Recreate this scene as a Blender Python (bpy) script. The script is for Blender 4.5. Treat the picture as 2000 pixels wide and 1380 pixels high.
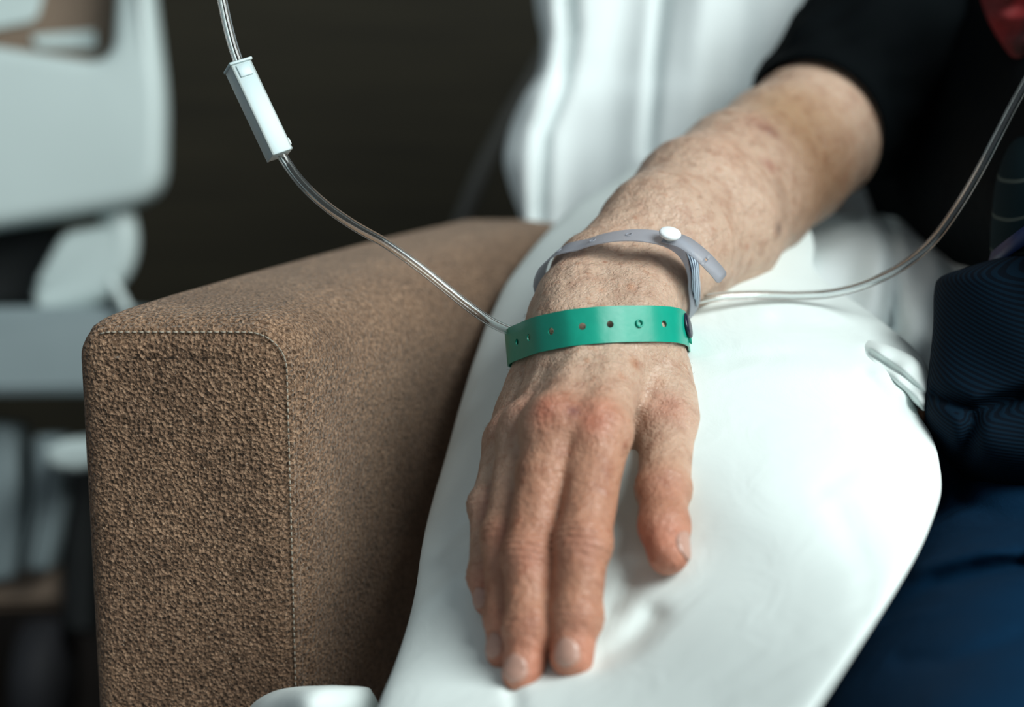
import bpy, bmesh, math, random
import numpy as np
from mathutils import Vector, Matrix

random.seed(7)
rng = np.random.default_rng(7)
scene = bpy.context.scene
for o in list(bpy.data.objects):
    bpy.data.objects.remove(o)
COL = scene.collection

# ------------------------------------------------------------------ camera
PITCH = math.radians(12.0)
HC = 0.775
FPX = 2000 * 60.0 / 36.0
cam_d = bpy.data.cameras.new('camera')
cam_d.lens = 60.0
cam_d.sensor_width = 36.0
cam_d.clip_start = 0.02
cam_d.dof.use_dof = True
cam_d.dof.focus_distance = 0.805
cam_d.dof.aperture_fstop = 3.3
cam = bpy.data.objects.new('camera', cam_d)
cam.location = (0, 0, HC)
cam.rotation_euler = (math.pi / 2 - PITCH, 0, 0)
COL.objects.link(cam)
scene.camera = cam

# ------------------------------------------------------------------ world, light, exposure
world = bpy.data.worlds.new('world')
scene.world = world
world.use_nodes = True
world.node_tree.nodes['Background'].inputs[0].default_value = (0.80, 0.93, 1.0, 1)
world.node_tree.nodes['Background'].inputs[1].default_value = 0.20
scene.view_settings.view_transform = 'Standard'
scene.view_settings.look = 'None'
scene.view_settings.gamma = 1.0
scene.view_settings.use_curve_mapping = False
scene.view_settings.exposure = 0.20

ld = bpy.data.lights.new('window_daylight', 'AREA')
ld.shape = 'RECTANGLE'
ld.size = 1.35
ld.size_y = 1.25
ld.energy = 57
ld.color = (0.93, 1.0, 0.985)
lo = bpy.data.objects.new('window_daylight', ld)
lo.location = (1.33, -0.10, 1.92)
lo.rotation_euler = (Vector((0.12, 0.80, 0.60)) - Vector(lo.location)).to_track_quat('-Z', 'Y').to_euler()
COL.objects.link(lo)

# ------------------------------------------------------------------ helpers
CP, SP = math.cos(PITCH), math.sin(PITCH)

def c3(px, py, d):
    """photo pixel + depth along the view axis -> camera-frame metres (right, up, forward)"""
    return np.array([(px - 1000.0) / FPX * d, (690.0 - py) / FPX * d, d])

def to_world(a):
    a = np.asarray(a, dtype=float)
    x, y, d = a[..., 0], a[..., 1], a[..., 2]
    return np.stack([x, d * CP + y * SP, HC + y * CP - d * SP], -1)

def from_world(w):
    w = np.asarray(w, dtype=float)
    X, Y, Z = w[..., 0], w[..., 1], w[..., 2] - HC
    return np.stack([X, Y * SP + Z * CP, Y * CP - Z * SP], -1)

def P(px, py, d):
    return Vector(to_world(c3(px, py, d)))

def mesh_obj(name, verts, faces, mat=None, parent=None, smooth=True):
    me = bpy.data.meshes.new(name)
    me.from_pydata([tuple(v) for v in verts], [], [tuple(f) for f in faces])
    me.validate()
    me.update()
    if smooth:
        me.polygons.foreach_set('use_smooth', [True] * len(me.polygons))
    o = bpy.data.objects.new(name, me)
    COL.objects.link(o)
    if mat:
        me.materials.append(mat)
    if parent:
        o.parent = parent
        o.matrix_parent_inverse = parent.matrix_basis.inverted()
    return o

def bm_obj(name, bm, mat=None, parent=None, smooth=True):
    bmesh.ops.recalc_face_normals(bm, faces=bm.faces[:])
    me = bpy.data.meshes.new(name)
    bm.to_mesh(me)
    bm.free()
    if smooth:
        me.polygons.foreach_set('use_smooth', [True] * len(me.polygons))
    o = bpy.data.objects.new(name, me)
    COL.objects.link(o)
    if mat:
        me.materials.append(mat)
    if parent:
        o.parent = parent
        o.matrix_parent_inverse = parent.matrix_basis.inverted()
    return o

def bake(o, ang=35):
    bpy.context.view_layer.update()
    dg = bpy.context.evaluated_depsgraph_get()
    me = bpy.data.meshes.new_from_object(o.evaluated_get(dg))
    o.modifiers.clear()
    o.data = me
    me.polygons.foreach_set('use_smooth', [True] * len(me.polygons))
    me.set_sharp_from_angle(angle=math.radians(ang))
    return o

def empty(name, loc):
    o = bpy.data.objects.new(name, None)
    o.location = loc
    o.empty_display_size = 0.05
    COL.objects.link(o)
    return o

def tag(o, label=None, cat=None, group=None, kind=None):
    if label: o['label'] = label
    if cat: o['category'] = cat
    if group: o['group'] = group
    if kind: o['kind'] = kind
    return o

def catmull(pts, n):
    """smooth dense polyline through control points (any dimension)"""
    pts = np.asarray(pts, float)
    m = len(pts)
    ext = np.vstack([2 * pts[0] - pts[1], pts, 2 * pts[-1] - pts[-2]])
    out = []
    for i in range(m - 1):
        p0, p1, p2, p3 = ext[i], ext[i + 1], ext[i + 2], ext[i + 3]
        for t in np.linspace(0, 1, n, endpoint=False):
            out.append(0.5 * ((2 * p1) + (-p0 + p2) * t + (2 * p0 - 5 * p1 + 4 * p2 - p3) * t * t
                              + (-p0 + 3 * p1 - 3 * p2 + p3) * t ** 3))
    out.append(pts[-1])
    return np.array(out)

def tube_mesh(path, rad, seg=12, caps=True, flip=False):
    """swept tube along world points with parallel-transport frames; rad scalar or list"""
    path = np.asarray(path, float)
    n = len(path)
    rad = np.full(n, rad) if np.isscalar(rad) else np.asarray(rad)
    tan = np.gradient(path, axis=0)
    tan /= np.linalg.norm(tan, axis=1)[:, None] + 1e-12
    ref = np.array([0, 0, 1.0]) if abs(tan[0][2]) < 0.9 else np.array([1.0, 0, 0])
    nrm = np.cross(tan[0], ref); nrm /= np.linalg.norm(nrm)
    V, Fc = [], []
    for i in range(n):
        nrm = nrm - tan[i] * nrm.dot(tan[i]); nrm /= np.linalg.norm(nrm)
        b = np.cross(tan[i], nrm)
        for k in range(seg):
            a = 2 * math.pi * k / seg
            V.append(path[i] + rad[i] * (math.cos(a) * nrm + math.sin(a) * b))
    for i in range(n - 1):
        for k in range(seg):
            q = (i * seg + k, i * seg + (k + 1) % seg, (i + 1) * seg + (k + 1) % seg, (i + 1) * seg + k)
            Fc.append(q[::-1] if flip else q)
    if caps:
        Fc.append(tuple(range(seg))[::-1]); Fc.append(tuple((n - 1) * seg + k for k in range(seg)))
    return V, Fc

def rbox(bm, cx, cy, cz, sx, sy, sz, bev=0.0, seg=3, mat=None):
    """rounded box in world axes, optional 3x3/4x4 matrix applied last"""
    r = bmesh.ops.create_cube(bm, size=1.0)
    vs = r['verts']
    bmesh.ops.scale(bm, vec=(sx, sy, sz), verts=vs)
    if bev > 0:
        es = list({e for v in vs for e in v.link_edges})
        r2 = bmesh.ops.bevel(bm, geom=es, offset=bev, segments=seg, profile=0.5, affect='EDGES')
        vs = list({v for f in r2['faces'] for v in f.verts} | {v for v in vs if v.is_valid})
    if mat is not None:
        bmesh.ops.transform(bm, matrix=mat, verts=vs)
    bmesh.ops.translate(bm, vec=(cx, cy, cz), verts=vs)
    return vs

# ---- materials
def newmat(name):
    m = bpy.data.materials.new(name)
    m.use_nodes = True
    nt = m.node_tree
    return m, nt, nt.nodes['Principled BSDF']

def N(nt, typ, **kw):
    n = nt.nodes.new(typ)
    for k, v in kw.items():
        if k.startswith('i_'):
            n.inputs[k[2:].replace('_', ' ')].default_value = v
        else:
            setattr(n, k, v)
    return n

def lin(r, g, b):
    def f(c):
        c = c / 255.0
        return c / 12.92 if c <= 0.04045 else ((c + 0.055) / 1.055) ** 2.4
    return (f(r), f(g), f(b), 1)

def ramp(nt, src, stops):
    r = nt.nodes.new('ShaderNodeValToRGB')
    el = r.color_ramp.elements
    while len(el) < len(stops):
        el.new(0.5)
    for e, (p, c) in zip(el, stops):
        e.position = p; e.color = c
    nt.links.new(src, r.inputs[0])
    return r

def plain(name, col, rough=0.6, noise=0.0, scale=40, bump=0.0, bscale=200, **kw):
    m, nt, b = newmat(name)
    b.inputs['Roughness'].default_value = rough
    tc = N(nt, 'ShaderNodeTexCoord')
    nz = N(nt, 'ShaderNodeTexNoise'); nz.inputs['Scale'].default_value = scale; nz.inputs['Detail'].default_value = 4
    nt.links.new(tc.outputs['Object'], nz.inputs['Vector'])
    c1 = tuple(max(0, c * (1 - noise)) for c in col[:3]) + (1,)
    c2 = tuple(min(1, c * (1 + noise)) for c in col[:3]) + (1,)
    r = ramp(nt, nz.outputs['Fac'], [(0.3, c1), (0.7, c2)])
    nt.links.new(r.outputs[0], b.inputs['Base Color'])
    if bump > 0:
        n2 = N(nt, 'ShaderNodeTexNoise'); n2.inputs['Scale'].default_value = bscale; n2.inputs['Detail'].default_value = 3
        nt.links.new(tc.outputs['Object'], n2.inputs['Vector'])
        bp = N(nt, 'ShaderNodeBump'); bp.inputs['Strength'].default_value = bump; bp.inputs['Distance'].default_value = 0.001
        nt.links.new(n2.outputs['Fac'], bp.inputs['Height'])
        nt.links.new(bp.outputs[0], b.inputs['Normal'])
    for k, v in kw.items():
        b.inputs[k.replace('_', ' ')].default_value = v
    return m

def mat_felt():
    m, nt, b = newmat('brown_felt')
    tc = N(nt, 'ShaderNodeTexCoord')
    n1 = N(nt, 'ShaderNodeTexNoise'); n1.inputs['Scale'].default_value = 620; n1.inputs['Detail'].default_value = 3; n1.inputs['Distortion'].default_value = 0.6
    n2 = N(nt, 'ShaderNodeTexNoise'); n2.inputs['Scale'].default_value = 30; n2.inputs['Detail'].default_value = 3
    v = N(nt, 'ShaderNodeTexVoronoi'); v.inputs['Scale'].default_value = 520; v.inputs['Randomness'].default_value = 1.0
    n3 = N(nt, 'ShaderNodeTexNoise'); n3.inputs['Scale'].default_value = 1500; n3.inputs['Detail'].default_value = 1
    for t in (n1, n2, v, n3):
        nt.links.new(tc.outputs['Object'], t.inputs['Vector'])
    r1 = ramp(nt, n1.outputs['Fac'], [(0.30, (0.058, 0.033, 0.020, 1)), (0.5, (0.208, 0.125, 0.079, 1)), (0.72, (0.45, 0.29, 0.19, 1))])
    r2 = ramp(nt, n2.outputs['Fac'], [(0.35, (0.86, 0.84, 0.82, 1)), (0.65, (1.08, 1.06, 1.02, 1))])
    mx = N(nt, 'ShaderNodeMix', data_type='RGBA', blend_type='MULTIPLY'); mx.inputs['Factor'].default_value = 1
    nt.links.new(r1.outputs[0], mx.inputs['A']); nt.links.new(r2.outputs[0], mx.inputs['B'])
    # pale single fibres
    r3 = ramp(nt, n3.outputs['Fac'], [(0.68, (0, 0, 0, 1)), (0.78, (1, 1, 1, 1))])
    mx2 = N(nt, 'ShaderNodeMix', data_type='RGBA'); mx2.inputs['B'].default_value = (0.50, 0.42, 0.33, 1)
    nt.links.new(r3.outputs[0], mx2.inputs['Factor']); nt.links.new(mx.outputs['Result'], mx2.inputs['A'])
    nt.links.new(mx2.outputs['Result'], b.inputs['Base Color'])
    ad = N(nt, 'ShaderNodeMath', operation='ADD')
    nt.links.new(n1.outputs['Fac'], ad.inputs[0]); nt.links.new(v.outputs['Distance'], ad.inputs[1])
    bp = N(nt, 'ShaderNodeBump'); bp.inputs['Strength'].default_value = 0.9; bp.inputs['Distance'].default_value = 0.0017
    nt.links.new(ad.outputs[0], bp.inputs['Height'])
    nt.links.new(bp.outputs[0], b.inputs['Normal'])
    b.inputs['Roughness'].default_value = 0.95
    b.inputs['Specular IOR Level'].default_value = 0.15
    b.inputs['Sheen Weight'].default_value = 0.25
    b.inputs['Sheen Tint'].default_value = (0.9, 0.8, 0.7, 1)
    return m

def mat_cloth(name, col, var=0.05, sheen=0.0, bump=0.25, weave=1400):
    m, nt, b = newmat(name)
    tc = N(nt, 'ShaderNodeTexCoord')
    n1 = N(nt, 'ShaderNodeTexNoise'); n1.inputs['Scale'].default_value = 9; n1.inputs['Detail'].default_value = 3
    w = N(nt, 'ShaderNodeTexNoise'); w.inputs['Scale'].default_value = weave; w.inputs['Detail'].default_value = 2
    n2 = N(nt, 'ShaderNodeTexNoise'); n2.inputs['Scale'].default_value = 26; n2.inputs['Detail'].default_value = 4; n2.inputs['Distortion'].default_value = 1.2
    for t in (n1, w, n2):
        nt.links.new(tc.outputs['Object'], t.inputs['Vector'])
    r = ramp(nt, n1.outputs['Fac'], [(0.3, tuple(c * (1 - var) for c in col[:3]) + (1,)), (0.7, tuple(min(1, c * (1 + var)) for c in col[:3]) + (1,))])
    nt.links.new(r.outputs[0], b.inputs['Base Color'])
    b1 = N(nt, 'ShaderNodeBump'); b1.inputs['Strength'].default_value = bump; b1.inputs['Distance'].default_value = 0.0004
    b2 = N(nt, 'ShaderNodeBump'); b2.inputs['Strength'].default_value = bump; b2.inputs['Distance'].default_value = 0.004
    nt.links.new(w.outputs['Fac'], b1.inputs['Height']); nt.links.new(n2.outputs['Fac'], b2.inputs['Height'])
    nt.links.new(b1.outputs[0], b2.inputs['Normal']); nt.links.new(b2.outputs[0], b.inputs['Normal'])
    b.inputs['Roughness'].default_value = 0.9
    b.inputs['Specular IOR Level'].default_value = 0.08
    b.inputs['Sheen Weight'].default_value = sheen
    return m

def mat_lines(name, col, col2, dirv, period, sharp=(0.4, 0.6), bump=0.5, rough=0.85, dist=0.0006):
    """parallel ribs / printed lines along one direction (object space)"""
    m, nt, b = newmat(name)
    tc = N(nt, 'ShaderNodeTexCoord')
    dp = N(nt, 'ShaderNodeVectorMath', operation='DOT_PRODUCT')
    dp.inputs[1].default_value = tuple(np.array(dirv) / np.linalg.norm(dirv) / period * 2 * math.pi)
    nz = N(nt, 'ShaderNodeTexNoise'); nz.inputs['Scale'].default_value = 14
    nt.links.new(tc.outputs['Object'], nz.inputs['Vector'])
    ml = N(nt, 'ShaderNodeMath', operation='MULTIPLY'); ml.inputs[1].default_value = 2.0
    nt.links.new(nz.outputs['Fac'], ml.inputs[0])
    nt.links.new(tc.outputs['Object'], dp.inputs[0])
    ad = N(nt, 'ShaderNodeMath', operation='ADD')
    nt.links.new(dp.outputs['Value'], ad.inputs[0]); nt.links.new(ml.outputs[0], ad.inputs[1])
    sn = N(nt, 'ShaderNodeMath', operation='SINE'); nt.links.new(ad.outputs[0], sn.inputs[0])
    ma = N(nt, 'ShaderNodeMath', operation='MULTIPLY_ADD'); ma.inputs[1].default_value = 0.5; ma.inputs[2].default_value = 0.5
    nt.links.new(sn.outputs[0], ma.inputs[0])
    r = ramp(nt, ma.outputs[0], [(sharp[0], col), (sharp[1], col2)])
    nt.links.new(r.outputs[0], b.inputs['Base Color'])
    bp = N(nt, 'ShaderNodeBump'); bp.inputs['Strength'].default_value = bump; bp.inputs['Distance'].default_value = dist
    nt.links.new(ma.outputs[0], bp.inputs['Height']); nt.links.new(bp.outputs[0], b.inputs['Normal'])
    b.inputs['Roughness'].default_value = rough
    b.inputs['Specular IOR Level'].default_value = 0.08
    return m

def mat_skin():
    m, nt, b = newmat('skin')
    tc = N(nt, 'ShaderNodeTexCoord')
    at = N(nt, 'ShaderNodeAttribute'); at.attribute_name = 'tint'
    n1 = N(nt, 'ShaderNodeTexNoise'); n1.inputs['Scale'].default_value = 95; n1.inputs['Detail'].default_value = 5; n1.inputs['Roughness'].default_value = 0.6
    n2 = N(nt, 'ShaderNodeTexNoise'); n2.inputs['Scale'].default_value = 210; n2.inputs['Detail'].default_value = 2
    n3 = N(nt, 'ShaderNodeTexNoise'); n3.inputs['Scale'].default_value = 900; n3.inputs['Detail'].default_value = 2
    v = N(nt, 'ShaderNodeTexVoronoi'); v.inputs['Scale'].default_value = 620
    sp = N(nt, 'ShaderNodeTexVoronoi'); sp.inputs['Scale'].default_value = 105
    for t in (n1, n2, n3, v, sp):
        nt.links.new(tc.outputs['Object'], t.inputs['Vector'])
    r1 = ramp(nt, n1.outputs['Fac'], [(0.32, (0.70, 0.54, 0.48, 1)), (0.5, (1.0, 0.97, 0.95, 1)), (0.68, (1.12, 1.14, 1.14, 1))])
    mx = N(nt, 'ShaderNodeMix', data_type='RGBA', blend_type='MULTIPLY'); mx.inputs['Factor'].default_value = 0.6
    nt.links.new(at.outputs['Color'], mx.inputs['A']); nt.links.new(r1.outputs[0], mx.inputs['B'])
    # freckles and age spots
    r2 = ramp(nt, n2.outputs['Fac'], [(0.60, (1, 1, 1, 1)), (0.78, (0.74, 0.52, 0.42, 1))])
    mx2 = N(nt, 'ShaderNodeMix', data_type='RGBA', blend_type='MULTIPLY'); mx2.inputs['Factor'].default_value = 0.6
    nt.links.new(mx.outputs['Result'], mx2.inputs['A']); nt.links.new(r2.outputs[0], mx2.inputs['B'])
    r3 = ramp(nt, sp.outputs['Distance'], [(0.06, (0.62, 0.40, 0.30, 1)), (0.13, (1, 1, 1, 1))])
    mx3 = N(nt, 'ShaderNodeMix', data_type='RGBA', blend_type='MULTIPLY'); mx3.inputs['Factor'].default_value = 0.28
    nt.links.new(mx2.outputs['Result'], mx3.inputs['A']); nt.links.new(r3.outputs[0], mx3.inputs['B'])
    nt.links.new(mx3.outputs['Result'], b.inputs['Base Color'])
    b1 = N(nt, 'ShaderNodeBump'); b1.inputs['Strength'].default_value = 0.35; b1.inputs['Distance'].default_value = 0.0006
    nt.links.new(v.outputs['Distance'], b1.inputs['Height'])
    b2 = N(nt, 'ShaderNodeBump'); b2.inputs['Strength'].default_value = 0.6; b2.inputs['Distance'].default_value = 0.0022
    nt.links.new(n2.outputs['Fac'], b2.inputs['Height']); nt.links.new(b1.outputs[0], b2.inputs['Normal'])
    cr = N(nt, 'ShaderNodeTexVoronoi', feature='DISTANCE_TO_EDGE'); cr.inputs['Scale'].default_value = 300
    mp = N(nt, 'ShaderNodeMapping'); mp.inputs['Scale'].default_value = (0.55, 1.0, 1.3)
    nw = N(nt, 'ShaderNodeTexNoise'); nw.inputs['Scale'].default_value = 160; nw.inputs['Detail'].default_value = 2
    mxv = N(nt, 'ShaderNodeMix', data_type='RGBA'); mxv.inputs['Factor'].default_value = 0.012
    nt.links.new(tc.outputs['Object'], nw.inputs['Vector'])
    nt.links.new(tc.outputs['Object'], mxv.inputs['A']); nt.links.new(nw.outputs['Color'], mxv.inputs['B'])
    nt.links.new(mxv.outputs['Result'], mp.inputs['Vector']); nt.links.new(mp.outputs[0], cr.inputs['Vector'])
    rc = ramp(nt, cr.outputs['Distance'], [(0.0, (0, 0, 0, 1)), (0.10, (1, 1, 1, 1))])
    b3 = N(nt, 'ShaderNodeBump'); b3.inputs['Strength'].default_value = 0.38; b3.inputs['Distance'].default_value = 0.0007
    nt.links.new(rc.outputs[0], b3.inputs['Height']); nt.links.new(b2.outputs[0], b3.inputs['Normal'])
    nt.links.new(b3.outputs[0], b.inputs['Normal'])
    b.inputs['Roughness'].default_value = 0.46
    b.inputs['Specular IOR Level'].default_value = 0.42
    b.inputs['Subsurface Weight'].default_value = 0.18
    b.inputs['Subsurface Radius'].default_value = (1.0, 0.35, 0.2)
    b.inputs['Subsurface Scale'].default_value = 0.004
    return m

def mat_clear():
    m, nt, b = newmat('clear_vinyl_tubing')
    b.inputs['Base Color'].default_value = (0.97, 0.99, 0.99, 1)
    b.inputs['Roughness'].default_value = 0.06
    b.inputs['IOR'].default_value = 1.48
    b.inputs['Transmission Weight'].default_value = 1.0
    tc = N(nt, 'ShaderNodeTexCoord')
    nz = N(nt, 'ShaderNodeTexNoise'); nz.inputs['Scale'].default_value = 60
    nt.links.new(tc.outputs['Object'], nz.inputs['Vector'])
    bp = N(nt, 'ShaderNodeBump'); bp.inputs['Strength'].default_value = 0.04; bp.inputs['Distance'].default_value = 0.001
    nt.links.new(nz.outputs['Fac'], bp.inputs['Height']); nt.links.new(bp.outputs[0], b.inputs['Normal'])
    return m

def mat_frosted(name, col, alpha_mix, rough=0.35):
    """translucent matt plastic"""
    m, nt, b = newmat(name)
    b.inputs['Base Color'].default_value = col
    b.inputs['Roughness'].default_value = rough
    tl = N(nt, 'ShaderNodeBsdfTranslucent'); tl.inputs['Color'].default_value = col
    tr = N(nt, 'ShaderNodeBsdfTransparent'); tr.inputs['Color'].default_value = (0.94, 0.96, 0.98, 1)
    nz = N(nt, 'ShaderNodeTexNoise'); nz.inputs['Scale'].default_value = 300
    m1 = N(nt, 'ShaderNodeMixShader'); m1.inputs[0].default_value = 0.35
    m2 = N(nt, 'ShaderNodeMixShader')
    rr = ramp(nt, nz.outputs['Fac'], [(0.3, (alpha_mix - 0.03,) * 3 + (1,)), (0.7, (alpha_mix + 0.03,) * 3 + (1,))])
    nt.links.new(rr.outputs[0], m2.inputs[0])
    out = nt.nodes['Material Output']
    nt.links.new(b.outputs[0], m1.inputs[1]); nt.links.new(tl.outputs[0], m1.inputs[2])
    nt.links.new(m1.outputs[0], m2.inputs[1]); nt.links.new(tr.outputs[0], m2.inputs[2])
    nt.links.new(m2.outputs[0], out.inputs['Surface'])
    return m

M = {}
M['felt'] = mat_felt()
M['seam'] = plain('seam_thread', (0.34, 0.30, 0.24, 1), 0.9, 0.25, 900)
M['white_cotton'] = mat_cloth('white_cotton', (0.755, 0.825, 0.805, 1), 0.02, 0.0, 0.22)
M['sheet_cotton'] = mat_cloth('white_sheet_cotton', (0.80, 0.86, 0.86, 1), 0.03, 0.0, 0.2)
M['black_jersey'] = mat_cloth('black_jersey', (0.0012, 0.0026, 0.0034, 1), 0.2, 0.0, 0.3)
M['navy_twill'] = mat_cloth('navy_twill', (0.0006, 0.0145, 0.038, 1), 0.15, 0.0, 0.4)
M['navy_rib'] = mat_lines('navy_rib_knit', (0.0006, 0.0035, 0.008, 1), (0.0012, 0.009, 0.019, 1), (0.10, -0.25, 1.0), 0.0017, bump=0.3)
M['teal_stripe'] = mat_lines('teal_striped_cloth', (0.003, 0.012, 0.016, 1), (0.05, 0.065, 0.06, 1), (-0.55, 0.0, 1.0), 0.0135, (0.965, 0.99), 0.2)
M['navy_satin'] = plain('navy_satin', (0.004, 0.016, 0.075, 1), 0.5, 0.2, 60)
M['red'] = plain('red_patterned_cloth', (0.14, 0.004, 0.005, 1), 0.8, 0.8, 34)
M['skin'] = mat_skin()
M['nail'] = plain('nail', (0.46, 0.26, 0.20, 1), 0.35, 0.08, 120, Specular_IOR_Level=0.6)
M['green'] = plain('green_vinyl', (0.004, 0.33, 0.225, 1), 0.33, 0.06, 80, 0.05, 400)
M['snap_dark'] = plain('dark_navy_snap', (0.012, 0.012, 0.03, 1), 0.3, 0.1, 50)
M['clear'] = mat_clear()
M['frost'] = mat_frosted('frosted_band_plastic', (0.50, 0.52, 0.58, 1), 0.30)
M['white_snap'] = plain('white_snap_plastic', (0.86, 0.90, 0.91, 1), 0.35, 0.02, 60)
M['clamp'] = plain('white_clamp_plastic', (0.62, 0.70, 0.685, 1), 0.35, 0.02, 40, Subsurface_Weight=0.2)
M['panel'] = plain('white_moulded_plastic', (0.66, 0.77, 0.755, 1), 0.4, 0.02, 8)
M['panel_grey'] = plain('grey_blue_plastic', (0.27, 0.335, 0.35, 1), 0.45, 0.05, 10)
M['tan'] = plain('tan_inner_plastic', (0.24, 0.17, 0.12, 1), 0.6, 0.1, 10)
M['metal_and_shade'] = plain('dark_steel_and_shade', (0.012, 0.014, 0.014, 1), 0.5, 0.2, 20)
M['rubber'] = plain('grey_rubber', (0.03, 0.03, 0.035, 1), 0.7, 0.2, 20)
M['cord'] = plain('grey_cord', (0.12, 0.117, 0.105, 1), 0.6, 0.1, 20)
M['wood_leg'] = plain('dark_wood', (0.03, 0.018, 0.01, 1), 0.5, 0.3, 30)

def mat_wall():
    m, nt, b = newmat('dark_brown_wall_panel')
    tc = N(nt, 'ShaderNodeTexCoord')
    mp = N(nt, 'ShaderNodeMapping'); mp.inputs['Scale'].default_value = (1.2, 1.2, 22)
    nz = N(nt, 'ShaderNodeTexNoise'); nz.inputs['Scale'].default_value = 3; nz.inputs['Detail'].default_value = 6
    nt.links.new(tc.outputs['Object'], mp.inputs['Vector']); nt.links.new(mp.outputs[0], nz.inputs['Vector'])
    r = ramp(nt, nz.outputs['Fac'], [(0.3, (0.020, 0.0165, 0.008, 1)), (0.7, (0.036, 0.030, 0.015, 1))])
    nt.links.new(r.outputs[0], b.inputs['Base Color'])
    b.inputs['Roughness'].default_value = 0.75
    return m
M['wall'] = mat_wall()
M['floor'] = plain('dark_vinyl_floor', (0.035, 0.028, 0.026, 1), 0.5, 0.3, 6)
M['wall_pale'] = plain('pale_wall_paint', (0.10, 0.11, 0.11, 1), 0.8, 0.05, 4)
M['frame_white'] = plain('window_frame_paint', (0.6, 0.6, 0.6, 1), 0.5, 0.03, 8)

# ------------------------------------------------------------------ the room
bm = bmesh.new(); rbox(bm, 0.2, 0.9, -0.02, 4.4, 3.4, 0.04)
tag(bm_obj('floor', bm, M['floor'], smooth=False), kind='structure')
bm = bmesh.new(); rbox(bm, 0.2, 2.30, 1.25, 4.4, 0.06, 2.5)
tag(bm_obj('wall_back', bm, M['wall'], smooth=False), kind='structure')
bm = bmesh.new(); rbox(bm, 0.2, 2.262, 0.06, 4.4, 0.016, 0.12, 0.004)
tag(bm_obj('baseboard_back', bm, M['wood_leg'], smooth=False), kind='structure')
# right wall: four blocks round the window opening (one mesh)
bm = bmesh.new()
wx = 1.45
rbox(bm, wx, 0.65, 0.60, 0.08, 3.3, 1.20)
rbox(bm, wx, 0.65, 2.72, 0.08, 3.3, 0.16)
rbox(bm, wx, 1.49, 1.92, 0.08, 1.62, 1.44)
rbox(bm, wx, -0.91, 1.92, 0.08, 0.18, 1.44)
tag(bm_obj('wall_right', bm, M['wall_pale'], smooth=False), kind='structure')
bm = bmesh.new()
for (yy, zz, sy, sz) in ((-0.07, 1.23, 1.50, 0.06), (-0.07, 2.61, 1.50, 0.06), (0.65, 1.92, 0.06, 1.32), (-0.79, 1.92, 0.06, 1.32)):
    rbox(bm, wx, yy, zz, 0.10, sy, sz, 0.006)
tag(bm_obj('window_1', bm, M['frame_white'], smooth=False), kind='structure')

# ------------------------------------------------------------------ implicit surface tools (camera frame)
def smin(a, b, k):
    h = np.clip(0.5 + 0.5 * (b - a) / k, 0, 1)
    return b + (a - b) * h - k * h * (1 - h)

def cap(p, a, b, r1, r2):
    ab = (b - a).astype(np.float32)
    t = np.clip(((p - a.astype(np.float32)) @ ab) / float(ab @ ab), 0, 1)
    q = p - a.astype(np.float32) - t[:, None] * ab
    return np.sqrt((q * q).sum(1)) - (r1 + (r2 - r1) * t)

def ell(p, c, r):
    q = (p - c.astype(np.float32)) / np.float32(r)
    return (np.sqrt((q * q).sum(1)) - 1) * np.float32(r)

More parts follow.
